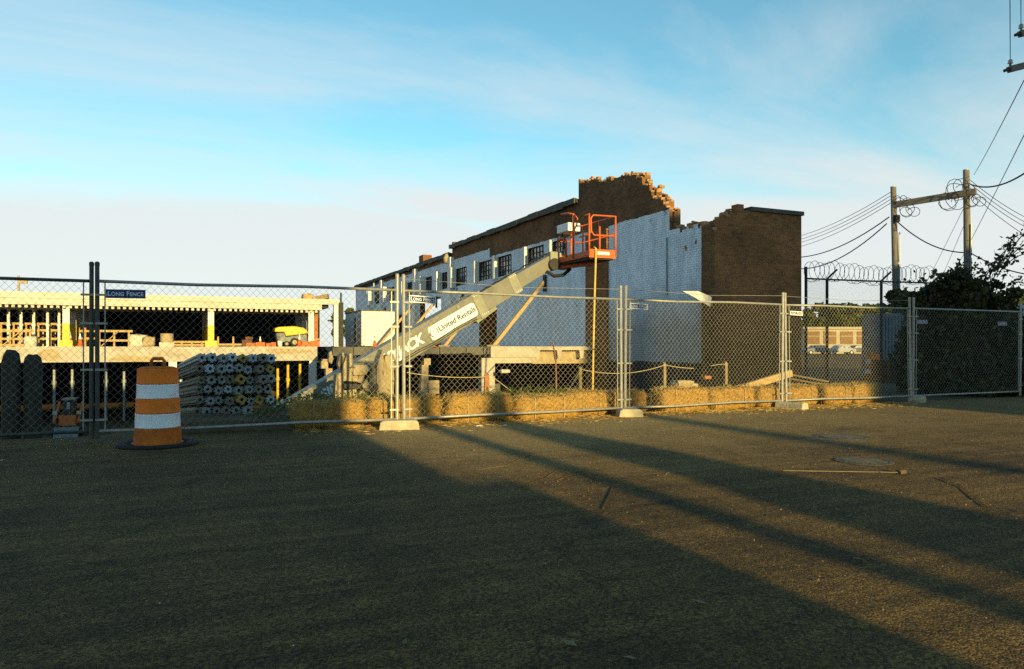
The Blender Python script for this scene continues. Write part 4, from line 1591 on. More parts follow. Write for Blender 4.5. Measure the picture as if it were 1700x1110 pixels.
# rounded white rental decal
hw, hh = 0.75, 0.185
cc = on_boom(0.588) + side * 0.2335 - up * 0.02
ring = []
for qx, qy in ((1, 1), (-1, 1), (-1, -1), (1, -1)):
    for k in range(5):
        a = (math.atan2(qy, qx) - math.pi / 4) + k * math.pi / 8
        ring.append(cc + ax * (qx * (hw - 0.08) + 0.08 * math.cos(a)) + up * (qy * (hh - 0.08) + 0.08 * math.sin(a)))
dec = MB().add(ring, [tuple(range(len(ring)))]).build('decal', 'decal_white', lift)
tm = text_mesh('United Rentals', 0.205, bold=0.004, spacing=0.98)
lettering(dec, tm, 'decal_navy', cc + ax * 0.13 + side * 0.004, ax, up)
lc = cc - ax * 0.62 + side * 0.004
lg = MB()
for r0, r1, a0, a1, ox in ((0.0, 0.11, -1.35, 1.35, 0.02),):
    pts = [lc + ax * (ox + r1 * math.cos(a)) + up * (r1 * math.sin(a)) for a in np.linspace(a0, a1, 10)]
    pts2 = [lc + ax * (ox + 0.035 + 0.05 * math.cos(a)) + up * (0.09 * math.sin(a)) for a in np.linspace(a1, a0, 8)]
    lg.add(pts + pts2, [tuple(range(len(pts) + len(pts2)))])
pts = [lc + ax * (-0.02 + 0.11 * math.cos(a)) + up * (0.11 * math.sin(a)) for a in np.linspace(1.9, 4.38, 10)]
pts2 = [lc + ax * (-0.045 + 0.06 * math.cos(a)) + up * (0.08 * math.sin(a)) for a in np.linspace(4.38, 1.9, 8)]
lg.add(pts + pts2, [tuple(range(18))])
lg.build('logo', 'decal_navy', dec)
# basket
KX0, KX1, KY0, KY1, KZ = 9.68, 10.48, 16.80, 18.55, 3.60
bk = MB().box(KX0, KX1, KY0, KY1, KZ, KZ + 0.03)
bk.box(KX0, KX1, KY0, KY0 + 0.02, KZ + 0.031, KZ + 0.20).box(KX0, KX0 + 0.02, KY0 + 0.021, KY1, KZ + 0.031, KZ + 0.16)
bk.box(KX1 - 0.02, KX1, KY0 + 0.021, KY1, KZ + 0.031, KZ + 0.16).box(KX0 + 0.021, KX1 - 0.021, KY1 - 0.02, KY1, KZ + 0.031, KZ + 0.16)
bk.box(KX0 - 0.01, KX1 + 0.01, KY0 - 0.015, KY0 - 0.001, KZ - 0.03, KZ + 0.19)
bas = bk.build('basket', 'lift_orange', lift, bevel=0.008)
MB().box(KX0 + 0.05, KX1 - 0.05, KY0 + 0.05, KY1 - 0.05, KZ - 0.06, KZ - 0.002).build('floor_frame', 'dark_steel', bas)
MB().box(KX0 + 0.24, KX0 + 0.60, KY0 - 0.022, KY0 - 0.016, KZ + 0.055, KZ + 0.135).build('sticker', 'decal_white', bas)
ZT, ZM = KZ + 1.10, KZ + 0.62


def rail(pts, r=0.024):
    return MB().tube(pts, r, 8).build('rail', 'lift_orange', bas, smooth=True)


for x_, y_, zt in ((KX0, KY0, ZT + 0.02), (KX1, KY0, ZT), (KX0, KY0 + 0.85, ZT + 0.15), (KX0, KY1, ZM + 0.1), (KX1, KY1, ZT), (KX1, KY0 + 0.85, ZT), (KX0 + 0.42, KY1, ZT - 0.2), (KX0 + 0.32, KY0 + 0.01, ZM + 0.18)):
    MB().tube([(x_, y_, KZ + 0.03), (x_, y_, zt)], 0.03 if y_ == KY0 + 0.85 and x_ == KX0 else 0.025, 8).build('upright', 'lift_orange', bas, smooth=True)
rail([(KX0 + 0.03, KY0, ZM - 0.02), (KX0 + 0.06, KY0, ZM + 0.05), (KX0 + 0.05, KY0, ZT - 0.1), (KX0 + 0.12, KY0, ZT - 0.02), (KX1, KY0, ZT - 0.01), (KX1, KY0 + 0.9, ZT), (KX1, KY1, ZT), (KX0 + 0.4, KY1, ZT - 0.01)])
rail([(KX0 + 0.06, KY0, ZM + 0.05), (KX0 + 0.14, KY0, ZM - 0.06), (KX1, KY0, ZM - 0.05)])
rail([(KX1, KY0, ZM), (KX1, KY1, ZM), (KX0, KY1, ZM)])
rail([(KX0, KY0, ZM - 0.05), (KX0, KY0 + 0.5, ZM - 0.05)])
rail([(KX0, KY0, ZT), (KX0, KY0 + 0.2, ZT), (KX0, KY0 + 0.25, ZT - 0.08)])
rail([(KX0, KY0 + 0.85, ZT + 0.13), (KX0 + 0.02, KY0 + 1.2, ZT + 0.22), (KX0 + 0.02, KY0 + 1.6, ZT + 0.26)])
rail([(KX0, KY0 + 0.85, ZT - 0.25), (KX0, KY0 + 0.68, ZT - 0.2), (KX0, KY0 + 0.62, ZT - 0.02), (KX0, KY0 + 0.78, ZT + 0.1)], 0.02)
rail([(KX0, KY0 + 0.85, ZM), (KX0 + 0.3, KY1, ZM + 0.1)])
rail([(KX0 + 0.05, KY1 + 0.2, ZT - 0.05), (KX0 + 0.05, KY1 - 0.35, ZT - 0.13)])
rail([(KX0, KY1, ZM + 0.08), (KX0, KY1 - 0.45, ZM + 0.0), (KX0, KY1 - 0.5, ZM - 0.1), (KX0, KY1 - 0.5, KZ + 0.1)])
MB().box(KX0 - 0.16, KX0 + 0.22, KY0 + 0.86, KY0 + 1.52, ZT - 0.32, ZT - 0.09).build('control_box', 'decal_white', bas, bevel=0.02)
MB().tube([(KX0 - 0.05, KY0 + 1.4, ZT - 0.32), (KX0 - 0.02, KY0 + 1.35, ZT - 0.6), (KX0 + 0.1, KY0 + 1.5, KZ + 0.3)], 0.02, 6).build('cable_bundle', 'dark_steel', bas)
rt = MB().box(9.42, 9.78, 18.50, 18.95, 3.48, 3.92)
rt.build('rotator', 'boom_plate', lift, bevel=0.03)
MB().cyl((9.55, 18.48, 3.56), (9.55, 18.99, 3.56), 0.17, n=16).build('rotator_pin', 'dark_steel', lift)
MB().box(9.80, 10.05, 18.58, 18.9, 3.45, 3.85).build('mount_bracket', 'lift_orange', lift, bevel=0.01)
MB().beam((9.75, 18.72, 3.50), (10.2, 17.4, 3.50), 0.14, 0.10).build('support_arm', 'lift_orange', lift)
MB().tube([(9.3, 18.5, 3.35), (9.5, 18.45, 3.22), (9.8, 18.45, 3.26), (10.0, 18.4, 3.45)], 0.05, 8).build('hose_loop', 'black_metal', lift)
# undercarriage down in the excavation
MB().box(0.9, 3.1, 17.0, 18.9, PIT + 0.75, PIT + 1.25).build('chassis', 'boom_grey', lift, bevel=0.04)
MB().box(1.2, 3.3, 17.2, 18.7, PIT + 1.3, PIT + 2.2).build('turntable', 'lift_orange', lift, bevel=0.06)
for y_ in (17.5, 18.4):
    MB().prism([(1.4, PIT + 2.2), (2.4, PIT + 2.2), (2.2, PIT + 3.0), (1.8, PIT + 3.0)], y_ - 0.04, y_ + 0.04).build('pivot_bracket', 'boom_grey', lift)
for x_ in (0.95, 3.05):
    for y_ in (16.85, 19.05):
        w = MB().cyl((x_, y_ - 0.18, PIT + 0.52), (x_, y_ + 0.18, PIT + 0.52), 0.5, n=20).build('wheel', 'rubber', lift)
        MB().cyl((x_, y_ - 0.19, PIT + 0.52), (x_, y_ + 0.19, PIT + 0.52), 0.26, n=14).build('rim', 'lift_orange', w)

c0 = Vector((KX0 + 0.18, KY0 - 0.04, KZ + 0.2))
e0 = at(983, 655, 19.0)
e0.z = ground_z(e0.x, e0.y) + 0.05
pts = [c0 + (e0 - c0) * t + Vector((-0.05 * math.sin(math.pi * t), -0.03 * math.sin(math.pi * t), 0)) for t in np.linspace(0, 1, 12)]
tag(MB().tube([c0 + Vector((0, 0.1, 0.06))] + pts, 0.028, 7).build('air_hose', 'hose_yellow', smooth=True), 'yellow hose hanging from the orange basket down to the pit', 'hose')
p0, p1 = at(918, 568, 22.0), at(925, 656, 17.5)
tag(MB().tube([p0, (p0 + p1) / 2 + Vector((0.03, 0, 0.1)), p1 + Vector((0, 0, -0.8))], 0.02, 6).build('thin_rod', 'lumber_red'), 'thin reddish rod standing in front of the ribbed deck edge', 'rod')
# ------------------------------------------------------------------ wall braces
for i, (y_, lab) in enumerate(((28.3, 'long timber brace against the white wall right of the boom'), (34.6, 'timber brace under the boom propping the white wall'),
                               (38.4, 'timber brace beside the dark opening behind the boom'), (43.0, 'timber brace left of the double fence posts, in front of the opening'),
                               (48.0, 'timber brace in front of the white site container'), (55.5, 'farthest timber brace beside the white site container'))):
    b_ = thing('timber_brace', lab, 'brace', (11.8, y_, 1.245), 'timber braces propping the wall')
    MB().beam((11.75, y_, 1.26), (14.08, y_, 4.0), 0.14, 0.15, up=(0, 1, 0)).build('strut', 'lumber', b_)
    MB().box(11.45, 12.0, y_ - 0.1, y_ + 0.1, 1.25, 1.32).build('sole_plate', 'lumber_old', b_)
    MB().box(14.09, 14.14, y_ - 0.12, y_ + 0.12, 3.6, 4.3).build('wall_plate', 'dark_steel', b_)

# ------------------------------------------------------------------ white site container
x0, x1 = 11.1, 13.4
sc_ = thing('site_container', 'white site container standing on the deck behind the timber braces', 'container', (12.2, 50, 1.25))
MB().box(x0, x1, 50.0, 55.4, 1.30, 3.66).build('body', 'white_render', sc_, bevel=0.02)
MB().box(x0 - 0.05, x1 + 0.05, 49.95, 55.45, 3.664, 3.74).build('roof', 'coping', sc_)
MB().box(x0 - 0.02, x0 - 0.002, 51.5, 52.4, 1.5, 3.3).build('door', 'steel_grey', sc_)
MB().box(x0 + 0.01, x1 - 0.01, 50.01, 55.39, 1.245, 1.297).build('skid', 'dark_steel', sc_)
xx = xat(566, 48.4)
tag(MB().box(xx - 0.14, xx + 0.14, 48.3, 48.6, 1.246, 4.1).box(xx - 0.04, xx + 0.06, 48.38, 48.5, 4.1, 4.75).build('dark_post', 'dark_steel'), 'tall dark steel post right of the parking structure corner', 'post')
xx = xat(557, 49)
sg = thing('signal_head', 'small dark signal head on a short arm beside the parking structure corner', 'signal', (xx, 49.0, 1.25))
MB().cyl((xx + 0.3, 49, 1.246), (xx + 0.3, 49, 3.0), 0.05, n=8).build('mast', 'dark_steel', sg)
MB().box(xx - 0.5, xx + 0.35, 48.95, 49.05, 2.9, 3.0).build('arm', 'dark_steel', sg)
MB().box(xx - 0.12, xx + 0.12, 48.9, 49.1, 1.95, 2.85).build('housing', 'black_metal', sg)

# ------------------------------------------------------------------ shores, rails and goods on the parking deck
DZ = 1.252


def shore(px, y, z0, z1, lab, m, r=0.075, grp='shoring posts in the parking structure'):
    x = xat(px, y)
    t = thing('shoring_post', lab, 'shoring post', (x, y, z0), grp)
    MB().cyl((x, y, z0 + 0.02), (x, y, z1 - 0.02), r, n=10).build('tube', m, t)
    MB().box(x - 0.12, x + 0.12, y - 0.12, y + 0.12, z0, z0 + 0.02).build('base_plate', m, t)
    MB().box(x - 0.12, x + 0.12, y - 0.12, y + 0.12, z1 - 0.02, z1).build('head_plate', m, t)
    MB().cyl((x, y, z0 + (z1 - z0) * 0.55), (x, y, z0 + (z1 - z0) * 0.60), r * 1.5, n=10).build('collar', m, t)


for i, px in enumerate((14, 35, 56, 79, 98)):
    shore(px, 49.9, DZ, 3.39, 'white shoring post in the front row, %s from the left edge' % ['first', 'second', 'third', 'fourth', 'fifth'][i], 'white_paint')
for i, px in enumerate((31, 52, 72, 91, 61, 84)):
    shore(px, (54.0, 54.0, 54.0, 54.0, 58.0, 58.0)[i], DZ, 3.39 if i < 4 else 3.70, 'cream shoring post, %s, seen between the white front posts' % ['first of the middle row', 'second of the middle row', 'third of the middle row', 'last of the middle row', 'left one far at the back', 'right one far at the back'][i], 'fascia_paint', 0.06)
lower = [(90, 50.5, 'galv_dull', 'grey shoring post below the left deck, above the skid loader roof'), (120, 50.5, 'galv_dull', 'grey shoring post below the left deck, right of the loader roof'),
         (176, 51.5, 'galv_dull', 'grey shoring post below the deck, midway between fence post and drum'), (206, 51.5, 'galv_dull', 'grey shoring post below the deck just left of the drum'),
         (300, 52.0, 'galv_dull', 'grey shoring post below the deck hidden behind the drum top'),
         (478, 49.5, 'yellow_paint', 'yellow shoring post below the deck right of the tube stack'), (498, 49.2, 'yellow_paint', 'yellow green shoring post below the deck left of the white column'),
         (461, 51, 'yellow_paint', 'yellow shoring post below the deck half hidden by the tube stack')]
for px, y_, m, lab in lower:
    shore(px, y_, PIT - 0.05, 0.94, lab, m, 0.085, 'shoring posts below the deck')


def guard(px0, px1, y, zs, lab, nposts, diag=False, top=None):
    x0, x1 = xat(px0, y), xat(px1, y)
    t = thing('guard_rail', lab, 'guard rail', ((x0 + x1) / 2, y, DZ), 'timber guard rails on the deck')
    for i in range(nposts):
        x = x0 + (x1 - x0) * i / (nposts - 1)
        MB().box(x - 0.05, x + 0.05, y - 0.05, y + 0.05, DZ, DZ + (top or max(zs)) + 0.06).build('post', 'lumber', t)
    for z in zs:
        MB().box(x0 - 0.2, x1 + 0.2, y - 0.095, y - 0.052, DZ + z - 0.06, DZ + z + 0.06).build('rail', 'lumber', t)
    if diag:
        MB().beam((x0 + 0.1, y - 0.12, DZ + 0.02), (x0 + 1.0, y - 0.12, DZ + max(zs)), 0.05, 0.1, up=(0, 1, 0)).build('diagonal', 'lumber', t)


guard(2, 104, 50.6, (0.45, 0.95, 1.32), 'tall timber guard rail behind the white shoring posts', 6)
guard(0, 50, 48.6, (0.08, 0.42, 0.86), 'timber guard rail with a diagonal at the far left of the deck', 4, True)
guard(68, 152, 52.5, (0.5, 0.95), 'timber guard rail behind the yellow based columns', 9, False, 1.1)
guard(165, 214, 48.9, (0.35, 0.9), 'short timber guard rail with diagonal right of the shaded fence post', 3, True)
guard(285, 335, 49.5, (0.10, 0.28), 'low timber rail left of the middle yellow column', 4)
guard(362, 412, 48.8, (0.12,), 'low timber board rail right of the middle yellow column', 3, False, 0.55)


def cone(px, y, h, lab, z=DZ):
    x = xat(px, y)
    t = thing('traffic_cone', lab, 'traffic cone', (x, y, z), 'traffic cones on the deck')
    r0, r1 = h * 0.19, h * 0.035
    MB().box(x - h * 0.26, x + h * 0.26, y - h * 0.26, y + h * 0.26, z, z + h * 0.05).build('base', 'cone_orange', t)

    def rr(f):
        return r0 + (r1 - r0) * f
    MB().lathe((x, y, z), [(r0, h * 0.051), (rr(0.55), h * 0.55)], 16).build('lower_cone', 'cone_orange', t, smooth=True)
    MB().lathe((x, y, z), [(rr(0.55) + 0.002, h * 0.551), (rr(0.8) + 0.002, h * 0.80)], 16).build('white_collar', 'decal_white', t, smooth=True)
    MB().lathe((x, y, z), [(rr(0.8), h * 0.801), (r1, h), (0, h)], 16).build('tip', 'decal_white' if px < 520 else 'cone_orange', t, smooth=True)


cone(116, 48.5, 0.85, 'white tipped traffic cone against the left yellow column')
cone(133, 48.5, 0.75, 'shorter white tipped cone between the left yellow columns')
cone(432, 48.4, 0.62, 'small traffic cone left of the yellow compressor')
cone(497, 48.2, 0.78, 'traffic cone in front of the yellow compressor wheel')
cone(557, 48.3, 0.85, 'all orange traffic cone by the corner column', 1.248)
cone(622, 47.0, 0.70, 'orange traffic cone in front of the white container', 1.248)
cone(720, 40.0, 0.45, 'orange traffic cone tip under the grey boom', 1.248)

# towable compressor
CY = 48.9
xa, xb = xat(455, CY), xat(511, CY)
cp = thing('compressor', 'yellow hooded towable compressor on the parking deck', 'compressor', ((xa + xb) / 2, CY, DZ))
s_ = (xb - xa) / 56.0


def cpx(px):
    return xa + (px - 455) * s_


def cpz(py):
    return zat(py, xa, CY)


MB().prism([(cpx(455), cpz(551)), (cpx(455), cpz(545)), (cpx(462), cpz(542.5)), (cpx(486), cpz(541)), (cpx(502), cpz(543.5)), (cpx(509), cpz(549)), (cpx(509.5), cpz(553)), (cpx(473), cpz(558)), (cpx(470), cpz(551))],
           CY - 0.45, CY + 0.8).build('hood', 'safety_yellow', cp, bevel=0.06)
MB().prism([(cpx(457), cpz(553)), (cpx(470), cpz(552)), (cpx(473), cpz(559)), (cpx(508), cpz(554)), (cpx(509), cpz(567)), (cpx(460), cpz(568))], CY - 0.40, CY + 0.75).build('body', 'steel_grey', cp, bevel=0.03)
for px in (487, 474):
    r_ = 0.27 if px == 487 else 0.17
    w = MB().cyl((cpx(px), CY - 0.58, DZ + r_), (cpx(px), CY - 0.40, DZ + r_), r_, n=18).build('wheel', 'rubber', cp)
    MB().cyl((cpx(px), CY - 0.59, DZ + r_), (cpx(px), CY - 0.42, DZ + r_), r_ * 0.55, n=12).build('rim', 'lamp_tan', w)
MB().beam((cpx(508), CY, cpz(566)), (cpx(532), CY, cpz(562)), 0.1, 0.12).build('drawbar', 'lumber', cp)
MB().cyl((cpx(518), CY, DZ), (cpx(518), CY, cpz(538)), 0.05, n=8).build('jack', 'lumber', cp)
MB().beam((cpx(508), CY, cpz(553)), (cpx(518), CY, cpz(541)), 0.06, 0.1).build('tow_arm', 'lumber', cp)
for k in range(4):
    MB().box(cpx(457), cpx(463), CY - 0.412, CY - 0.403, cpz(556 + 2.5 * k), cpz(555 + 2.5 * k)).build('louvre', 'black_metal', cp)

# low orange barriers, crates, buckets
for px0, px1, lab in ((408, 440, 'low orange barrier left of the compressor'), (441, 458, 'short orange barrier under the compressor nose'), (500, 530, 'orange crate pile right of the compressor')):
    y_ = 48.25
    x0, x1 = xat(px0, y_), xat(px1, y_)
    hgt = 0.22 if px0 < 500 else 0.33
    t = thing('orange_barrier', lab, 'barrier', ((x0 + x1) / 2, y_, DZ), 'orange barriers on the deck')
    n_ = max(2, int((x1 - x0) / 0.45))
    for k in range(n_):
        a = x0 + (x1 - x0) * k / n_
        MB().prism([(y_ - 0.2, DZ), (y_ + 0.2, DZ), (y_ + 0.12, DZ + hgt + 0.04 * (k % 2)), (y_ - 0.12, DZ + hgt + 0.04 * (k % 2))], a + 0.01, a + (x1 - x0) / n_ - 0.01, 'yz').build('segment', 'cone_orange' if k % 3 else 'lumber_red', t)
x = xat(465, 47.98)
tag(MB().lathe((x, 48.05, DZ), [(0.13, 0), (0.16, 0.33), (0.165, 0.34), (0.14, 0.34), (0.12, 0.05), (0, 0.05)], 16).build('bucket', 'decal_white', smooth=True), 'white bucket at the deck edge in front of the compressor', 'bucket')
x = xat(410, 48.6)
tag(MB().box(x - 0.3, x + 0.3, 48.4, 48.8, DZ, DZ + 0.42).box(x - 0.1, x + 0.35, 48.42, 48.78, DZ + 0.423, DZ + 0.6).build('machine_crate', 'rust', bevel=0.04), 'small rust red machine on the deck left of the orange barriers', 'machine')
# tarp-covered goods and a barrel
x0, x1 = xat(214, 48.8), xat(246, 48.8)
tb = MB().rock(((x0 + x1) / 2, 48.9, DZ + 0.32), (x1 - x0, 0.8, 0.78), 5, 5, 0.22)
tag(tb.build('covered_pallet', 'tarp', smooth=True), 'pale tarp covered pallet on the deck above the drum', 'pallet')
x0, x1 = xat(237, 48.6), xat(258, 48.6)
tag(MB().rock(((x0 + x1) / 2, 48.5, DZ + 0.28), (x1 - x0, 0.7, 0.62), 8, 4, 0.3).build('rubble_sack', 'dust_concrete', smooth=True), 'tan lumpy sack between the tarp and the barrel', 'sack')
x = xat(277, 48.8)
br = thing('barrel', 'tan steel barrel on the deck right of the tarp covered pallet', 'barrel', (x, 48.8, DZ))
MB().lathe((x, 48.8, DZ + 0.25), [(0.36, 0), (0.37, 0.02), (0.36, 0.04), (0.36, 0.26), (0.37, 0.28), (0.36, 0.3), (0.36, 0.5), (0.37, 0.52), (0.34, 0.53), (0, 0.53)], 18).build('shell', 'lamp_tan', br, smooth=False)
MB().box(x - 0.4, x + 0.4, 48.4, 49.2, DZ, DZ + 0.245).build('stand', 'tarp', br)
x0, x1 = xat(40, 48.3), xat(62, 48.3)
tag(MB().rock(((x0 + x1) / 2, 48.5, DZ + 0.25), (x1 - x0, 0.8, 0.66), 12, 4, 0.2).build('sand_bag', 'tarp', smooth=True), 'pale bulging bag in front of the white shoring posts', 'bag')
# roof goods and lamp
x0, x1 = xat(501, GY + 1), xat(520, GY + 1)
tag(MB().rock(((x0 + x1) / 2, GY + 1, 4.42), (x1 - x0, 1.0, 0.42), 15, 4, 0.2).build('tarp_heap', 'lumber', smooth=True), 'tan heap lying on the parking roof edge', 'heap')
p0, p1 = ony(524, 497, GY + 1.5), ony(545, 489, GY + 1.2)
p0.z = max(p0.z, 4.30)
tag(MB().beam((p0.x, p0.y, 4.35), (p1.x, p1.y, p1.z - 0.1), 0.5, 0.3).build('roof_beam_offcut', 'lumber_old'), 'timber offcut lying on the parking roof near its right end', 'timber')
x = xat(31, GY + 2)
lp = thing('roof_lamp', 'small floodlight on a short pole above the left parking roof', 'lamp', (x, GY + 2, 4.1))
MB().cyl((x, GY + 2, 4.1), (x, GY + 2, zat(457, x, GY + 2)), 0.06, n=8).build('pole', 'lamp_tan', lp)
MB().beam((x + 0.02, GY + 2, zat(466, x, GY + 2)), (x + 0.42, GY + 2, zat(467, x, GY + 2)), 0.2, 0.24).build('head', 'lamp_tan', lp)

# ------------------------------------------------------------------ skid loader in the excavation
LY = 43.5
lx0, lx1 = xat(88, LY), xat(136, LY)
zb = PIT - 0.1
ld = thing('skid_loader', 'small orange skid loader in the shaded pit behind the left fence', 'loader', ((lx0 + lx1) / 2, LY, zb))
lz = lambda py: zat(py, lx0, LY)
MB().box(lx0 + 0.25, lx1 - 0.25, LY - 0.1, LY + 1.6, lz(708), lz(690)).build('body', 'loader_orange', ld, bevel=0.05)
MB().box(lx0 + 0.4, lx1 - 0.35, LY + 0.1, LY + 1.2, lz(690) + 0.003, lz(665)).build('cab', 'dark_steel', ld, bevel=0.04)
MB().box(lx0 + 0.35, lx1 - 0.3, LY - 0.05, LY + 1.3, lz(665) + 0.003, lz(662.5)).build('cab_roof', 'steel_grey', ld)
MB().box(lx0 + 0.58, lx1 - 0.55, LY + 0.085, LY + 0.097, lz(680), lz(668)).build('windscreen', 'window_glass', ld)
for x in (lx0 + 0.1, lx1 - 0.12):
    MB().box(x - 0.1, x + 0.1, LY - 0.15, LY + 0.1, lz(688), lz(683)).build('work_light', 'galvanized', ld)
    for y_ in (LY + 0.2, LY + 1.2):
        w = MB().cyl((x - 0.14, y_, zb + 0.38), (x + 0.14, y_, zb + 0.38), 0.38, n=16).build('wheel', 'rubber', ld)
        MB().cyl((x - 0.15, y_, zb + 0.38), (x + 0.15, y_, zb + 0.38), 0.2, n=12).build('rim', 'loader_orange', w)
    MB().beam((x, LY + 1.5, lz(672)), (x, LY - 0.3, lz(700)), 0.1, 0.18).build('lift_arm', 'loader_orange', ld)
MB().prism([(LY - 0.9, zb + 0.02), (LY - 0.3, zb + 0.02), (LY - 0.25, zb + 0.55), (LY - 0.35, zb + 0.6)], lx0 + 0.1, lx1 - 0.1, 'yz').build('bucket', 'steel_grey', ld)

# ------------------------------------------------------------------ stakes and string behind the bales
SY = 14.1
stk = [(808, 620, 'orange brown wooden stake standing against the concrete pillar', 'lumber_red', 0.10), (963, 608, 'wooden stake with string left of the middle fence posts', 'lumber_old', 0.07),
       (1103, 601, 'wooden stake with string in the gap between hay bales', 'lumber_old', 0.07), (1205, 600, 'wooden stake with string right of the gap in the bales', 'lumber_old', 0.07)]
tops = []
for px, pt, lab, m, w in stk:
    x = xat(px, SY)
    zt = zat(pt, x, SY)
    zb_ = ground_z(x, SY) - 0.2
    mb = MB().box(x - w / 2, x + w / 2, SY - 0.025, SY + 0.025, zb_, zt - 0.03).add([(x - w / 2, SY - 0.025, zt - 0.03), (x + w / 2, SY - 0.025, zt - 0.03), (x + w / 2, SY + 0.025, zt), (x - w / 2, SY + 0.025, zt)], [(0, 1, 2, 3)])
    tag(mb.build('stake', m), lab, 'stake', 'survey stakes')
    tops.append(Vector((x, SY - 0.03, zt - 0.06)))


def sagline(a, b, sag, r, n=14):
    a, b = Vector(a), Vector(b)
    return [a + (b - a) * t + Vector((0, 0, -4 * sag * t * (1 - t))) for t in np.linspace(0, 1, n)]


strings = [(ony(676, 618, SY - 0.3), tops[0], 0.05, 'string running left from the orange brown stake'), (tops[1], tops[2], 0.14, 'string sagging behind the middle fence posts'),
           (tops[2], ony(1152, 611, SY), 0.02, 'loose string end right of the stake in the gap'), (tops[3], ony(1180, 607, SY), -0.01, 'short string end left of the rightmost stake'),
           (tops[1] + Vector((0, 0, -0.03)), ony(938, 655, SY - 0.2), 0.0, 'string slanting down left from the middle stake'),
           (ony(820, 627, SY), ony(866, 662, SY - 0.3), 0.0, 'guy string slanting down right of the concrete pillar'),
           (ony(1100, 640, SY), ony(1078, 658, SY - 0.2), 0.0, 'string slanting down left of the stake in the gap'),
           (ony(935, 660, SY), ony(968, 646, SY), -0.02, 'low string bowed behind the bales at the middle stake')]
for a, b, s, lab in strings:
    tag(MB().tube(sagline(a, b, s, 0.01), 0.008, 5).build('string', 'twine'), lab, 'string')

# planks and debris around the pit edge
p0, p1 = at(1228, 645, 16.2), at(1313, 619, 16.8)
tag(MB().beam(p0, p1, 0.1, 0.15, up=(0, 0, 1)).build('plank', 'lumber'), 'new timber plank leaning up over the right hay bales', 'plank')
for k, (a, b, lab) in enumerate((((1316, 622), (1375, 633), 'uppermost weathered board lying right of the leaning plank'), ((1312, 628), (1368, 638), 'middle weathered board lying right of the leaning plank'),
                                 ((1290, 634), (1350, 640), 'lowest weathered board lying right of the leaning plank'))):
    p0, p1 = at(*a, 17.0 + k * 0.1), at(*b, 16.6 + k * 0.1)
    tag(MB().beam(p0, p1, 0.14, 0.03).build('board', 'lumber_old'), lab, 'board')
p0, p1 = at(752, 662, 20.5), at(792, 648, 21)
p1b = Vector(p1)
tag(MB().beam(p0 + Vector((-0.6, 0, -0.35)), p1, 0.22, 0.14).build('beam_offcut', 'lumber_red'), 'reddish timber slanting in the void under the deck left of the pillar', 'timber')
for px, py, Y, sx, sy, sz, lab, m in ((1132, 637, 15.6, 0.42, 0.35, 0.16, 'pale broken concrete lump behind the gap in the bales', 'dust_concrete'), (1148, 641, 15.7, 0.22, 0.25, 0.14, 'small tan rubble lump right of the pale lump', 'dust_concrete'),
                                      (838, 616, 25.5, 0.34, 0.25, 0.13, 'pale sack hanging under the deck right of the pillar', 'tarp'), (488, 668, 21.0, 0.7, 0.5, 0.22, 'tan rubble heap at the foot of the yellow posts', 'dust_concrete'),
                                      (1362, 676, 15.6, 0.16, 0.12, 0.05, 'flat stone chip on the ground before the right bales', 'dust_concrete'), (1385, 673, 15.8, 0.14, 0.1, 0.05, 'small stone chip right of the flat stone chip', 'paper'),
                                      (795, 707, 11.6, 0.11, 0.08, 0.03, 'scrap of pale litter on the ground before the sunlit bale', 'paper'), (838, 706, 11.7, 0.07, 0.06, 0.03, 'tiny pale litter scrap right of the bigger scrap', 'paper'),
                                      (1172, 626, 16.5, 0.2, 0.2, 0.08, 'little orange brown chip standing above the right bales', 'lumber_red')):
    c = at(px, py, Y)
    mb = MB().rock(c, (sx, sy, sz), px % 17, 3, 0.3)
    tag(mb.build('rubble' if sx > 0.18 else 'scrap', m), lab, 'rubble' if sx > 0.18 else 'litter')
# rubble heap that carries those lumps
for px, y_, lab in ((1135, 14.9, 'low earth heap carrying the pale concrete lump'), (488, 20.5, 'earth heap under the tan rubble by the yellow posts')):
    x = xat(px, y_)
    zt = zat(641 if px > 1000 else 672, x, y_)
    zb_ = ground_z(x, y_) - 0.3
    tag(MB().rock((x, y_, (zt + zb_) / 2), (1.2 if px > 1000 else 2.0, 0.9 if px > 1000 else 1.6, zt - zb_), 5, 5, 0.25).build('earth_heap', 'dirt', smooth=True), lab, 'earth heap')

# ------------------------------------------------------------------ things on the road


def manhole(px, py, r, lab):
    Y = FPX * EYE / (py - HOR)
    c = at(px, py, Y)
    c.z = 0.014
    t = thing('manhole_cover', lab, 'manhole cover', c, 'manhole covers in the road')
    MB().lathe(c, [(r + 0.06, -0.004), (r + 0.05, 0.003), (r + 0.01, 0.004), (r + 0.005, 0.0)], 28).build('ring', 'grate', t)
    lid = MB().lathe(c, [(r, -0.002), (r, 0.003), (0, 0.0032)], 28).build('lid', 'grate', t)
    for k in range(-3, 4):
        w = math.sqrt(max(0.01, (r * 0.9) ** 2 - (k * r * 0.25) ** 2))
        MB().box(c.x - w, c.x + w, c.y + k * r * 0.25 - 0.015, c.y + k * r * 0.25 + 0.015, c.z + 0.0033, c.z + 0.006).build('rib', 'grate', lid)


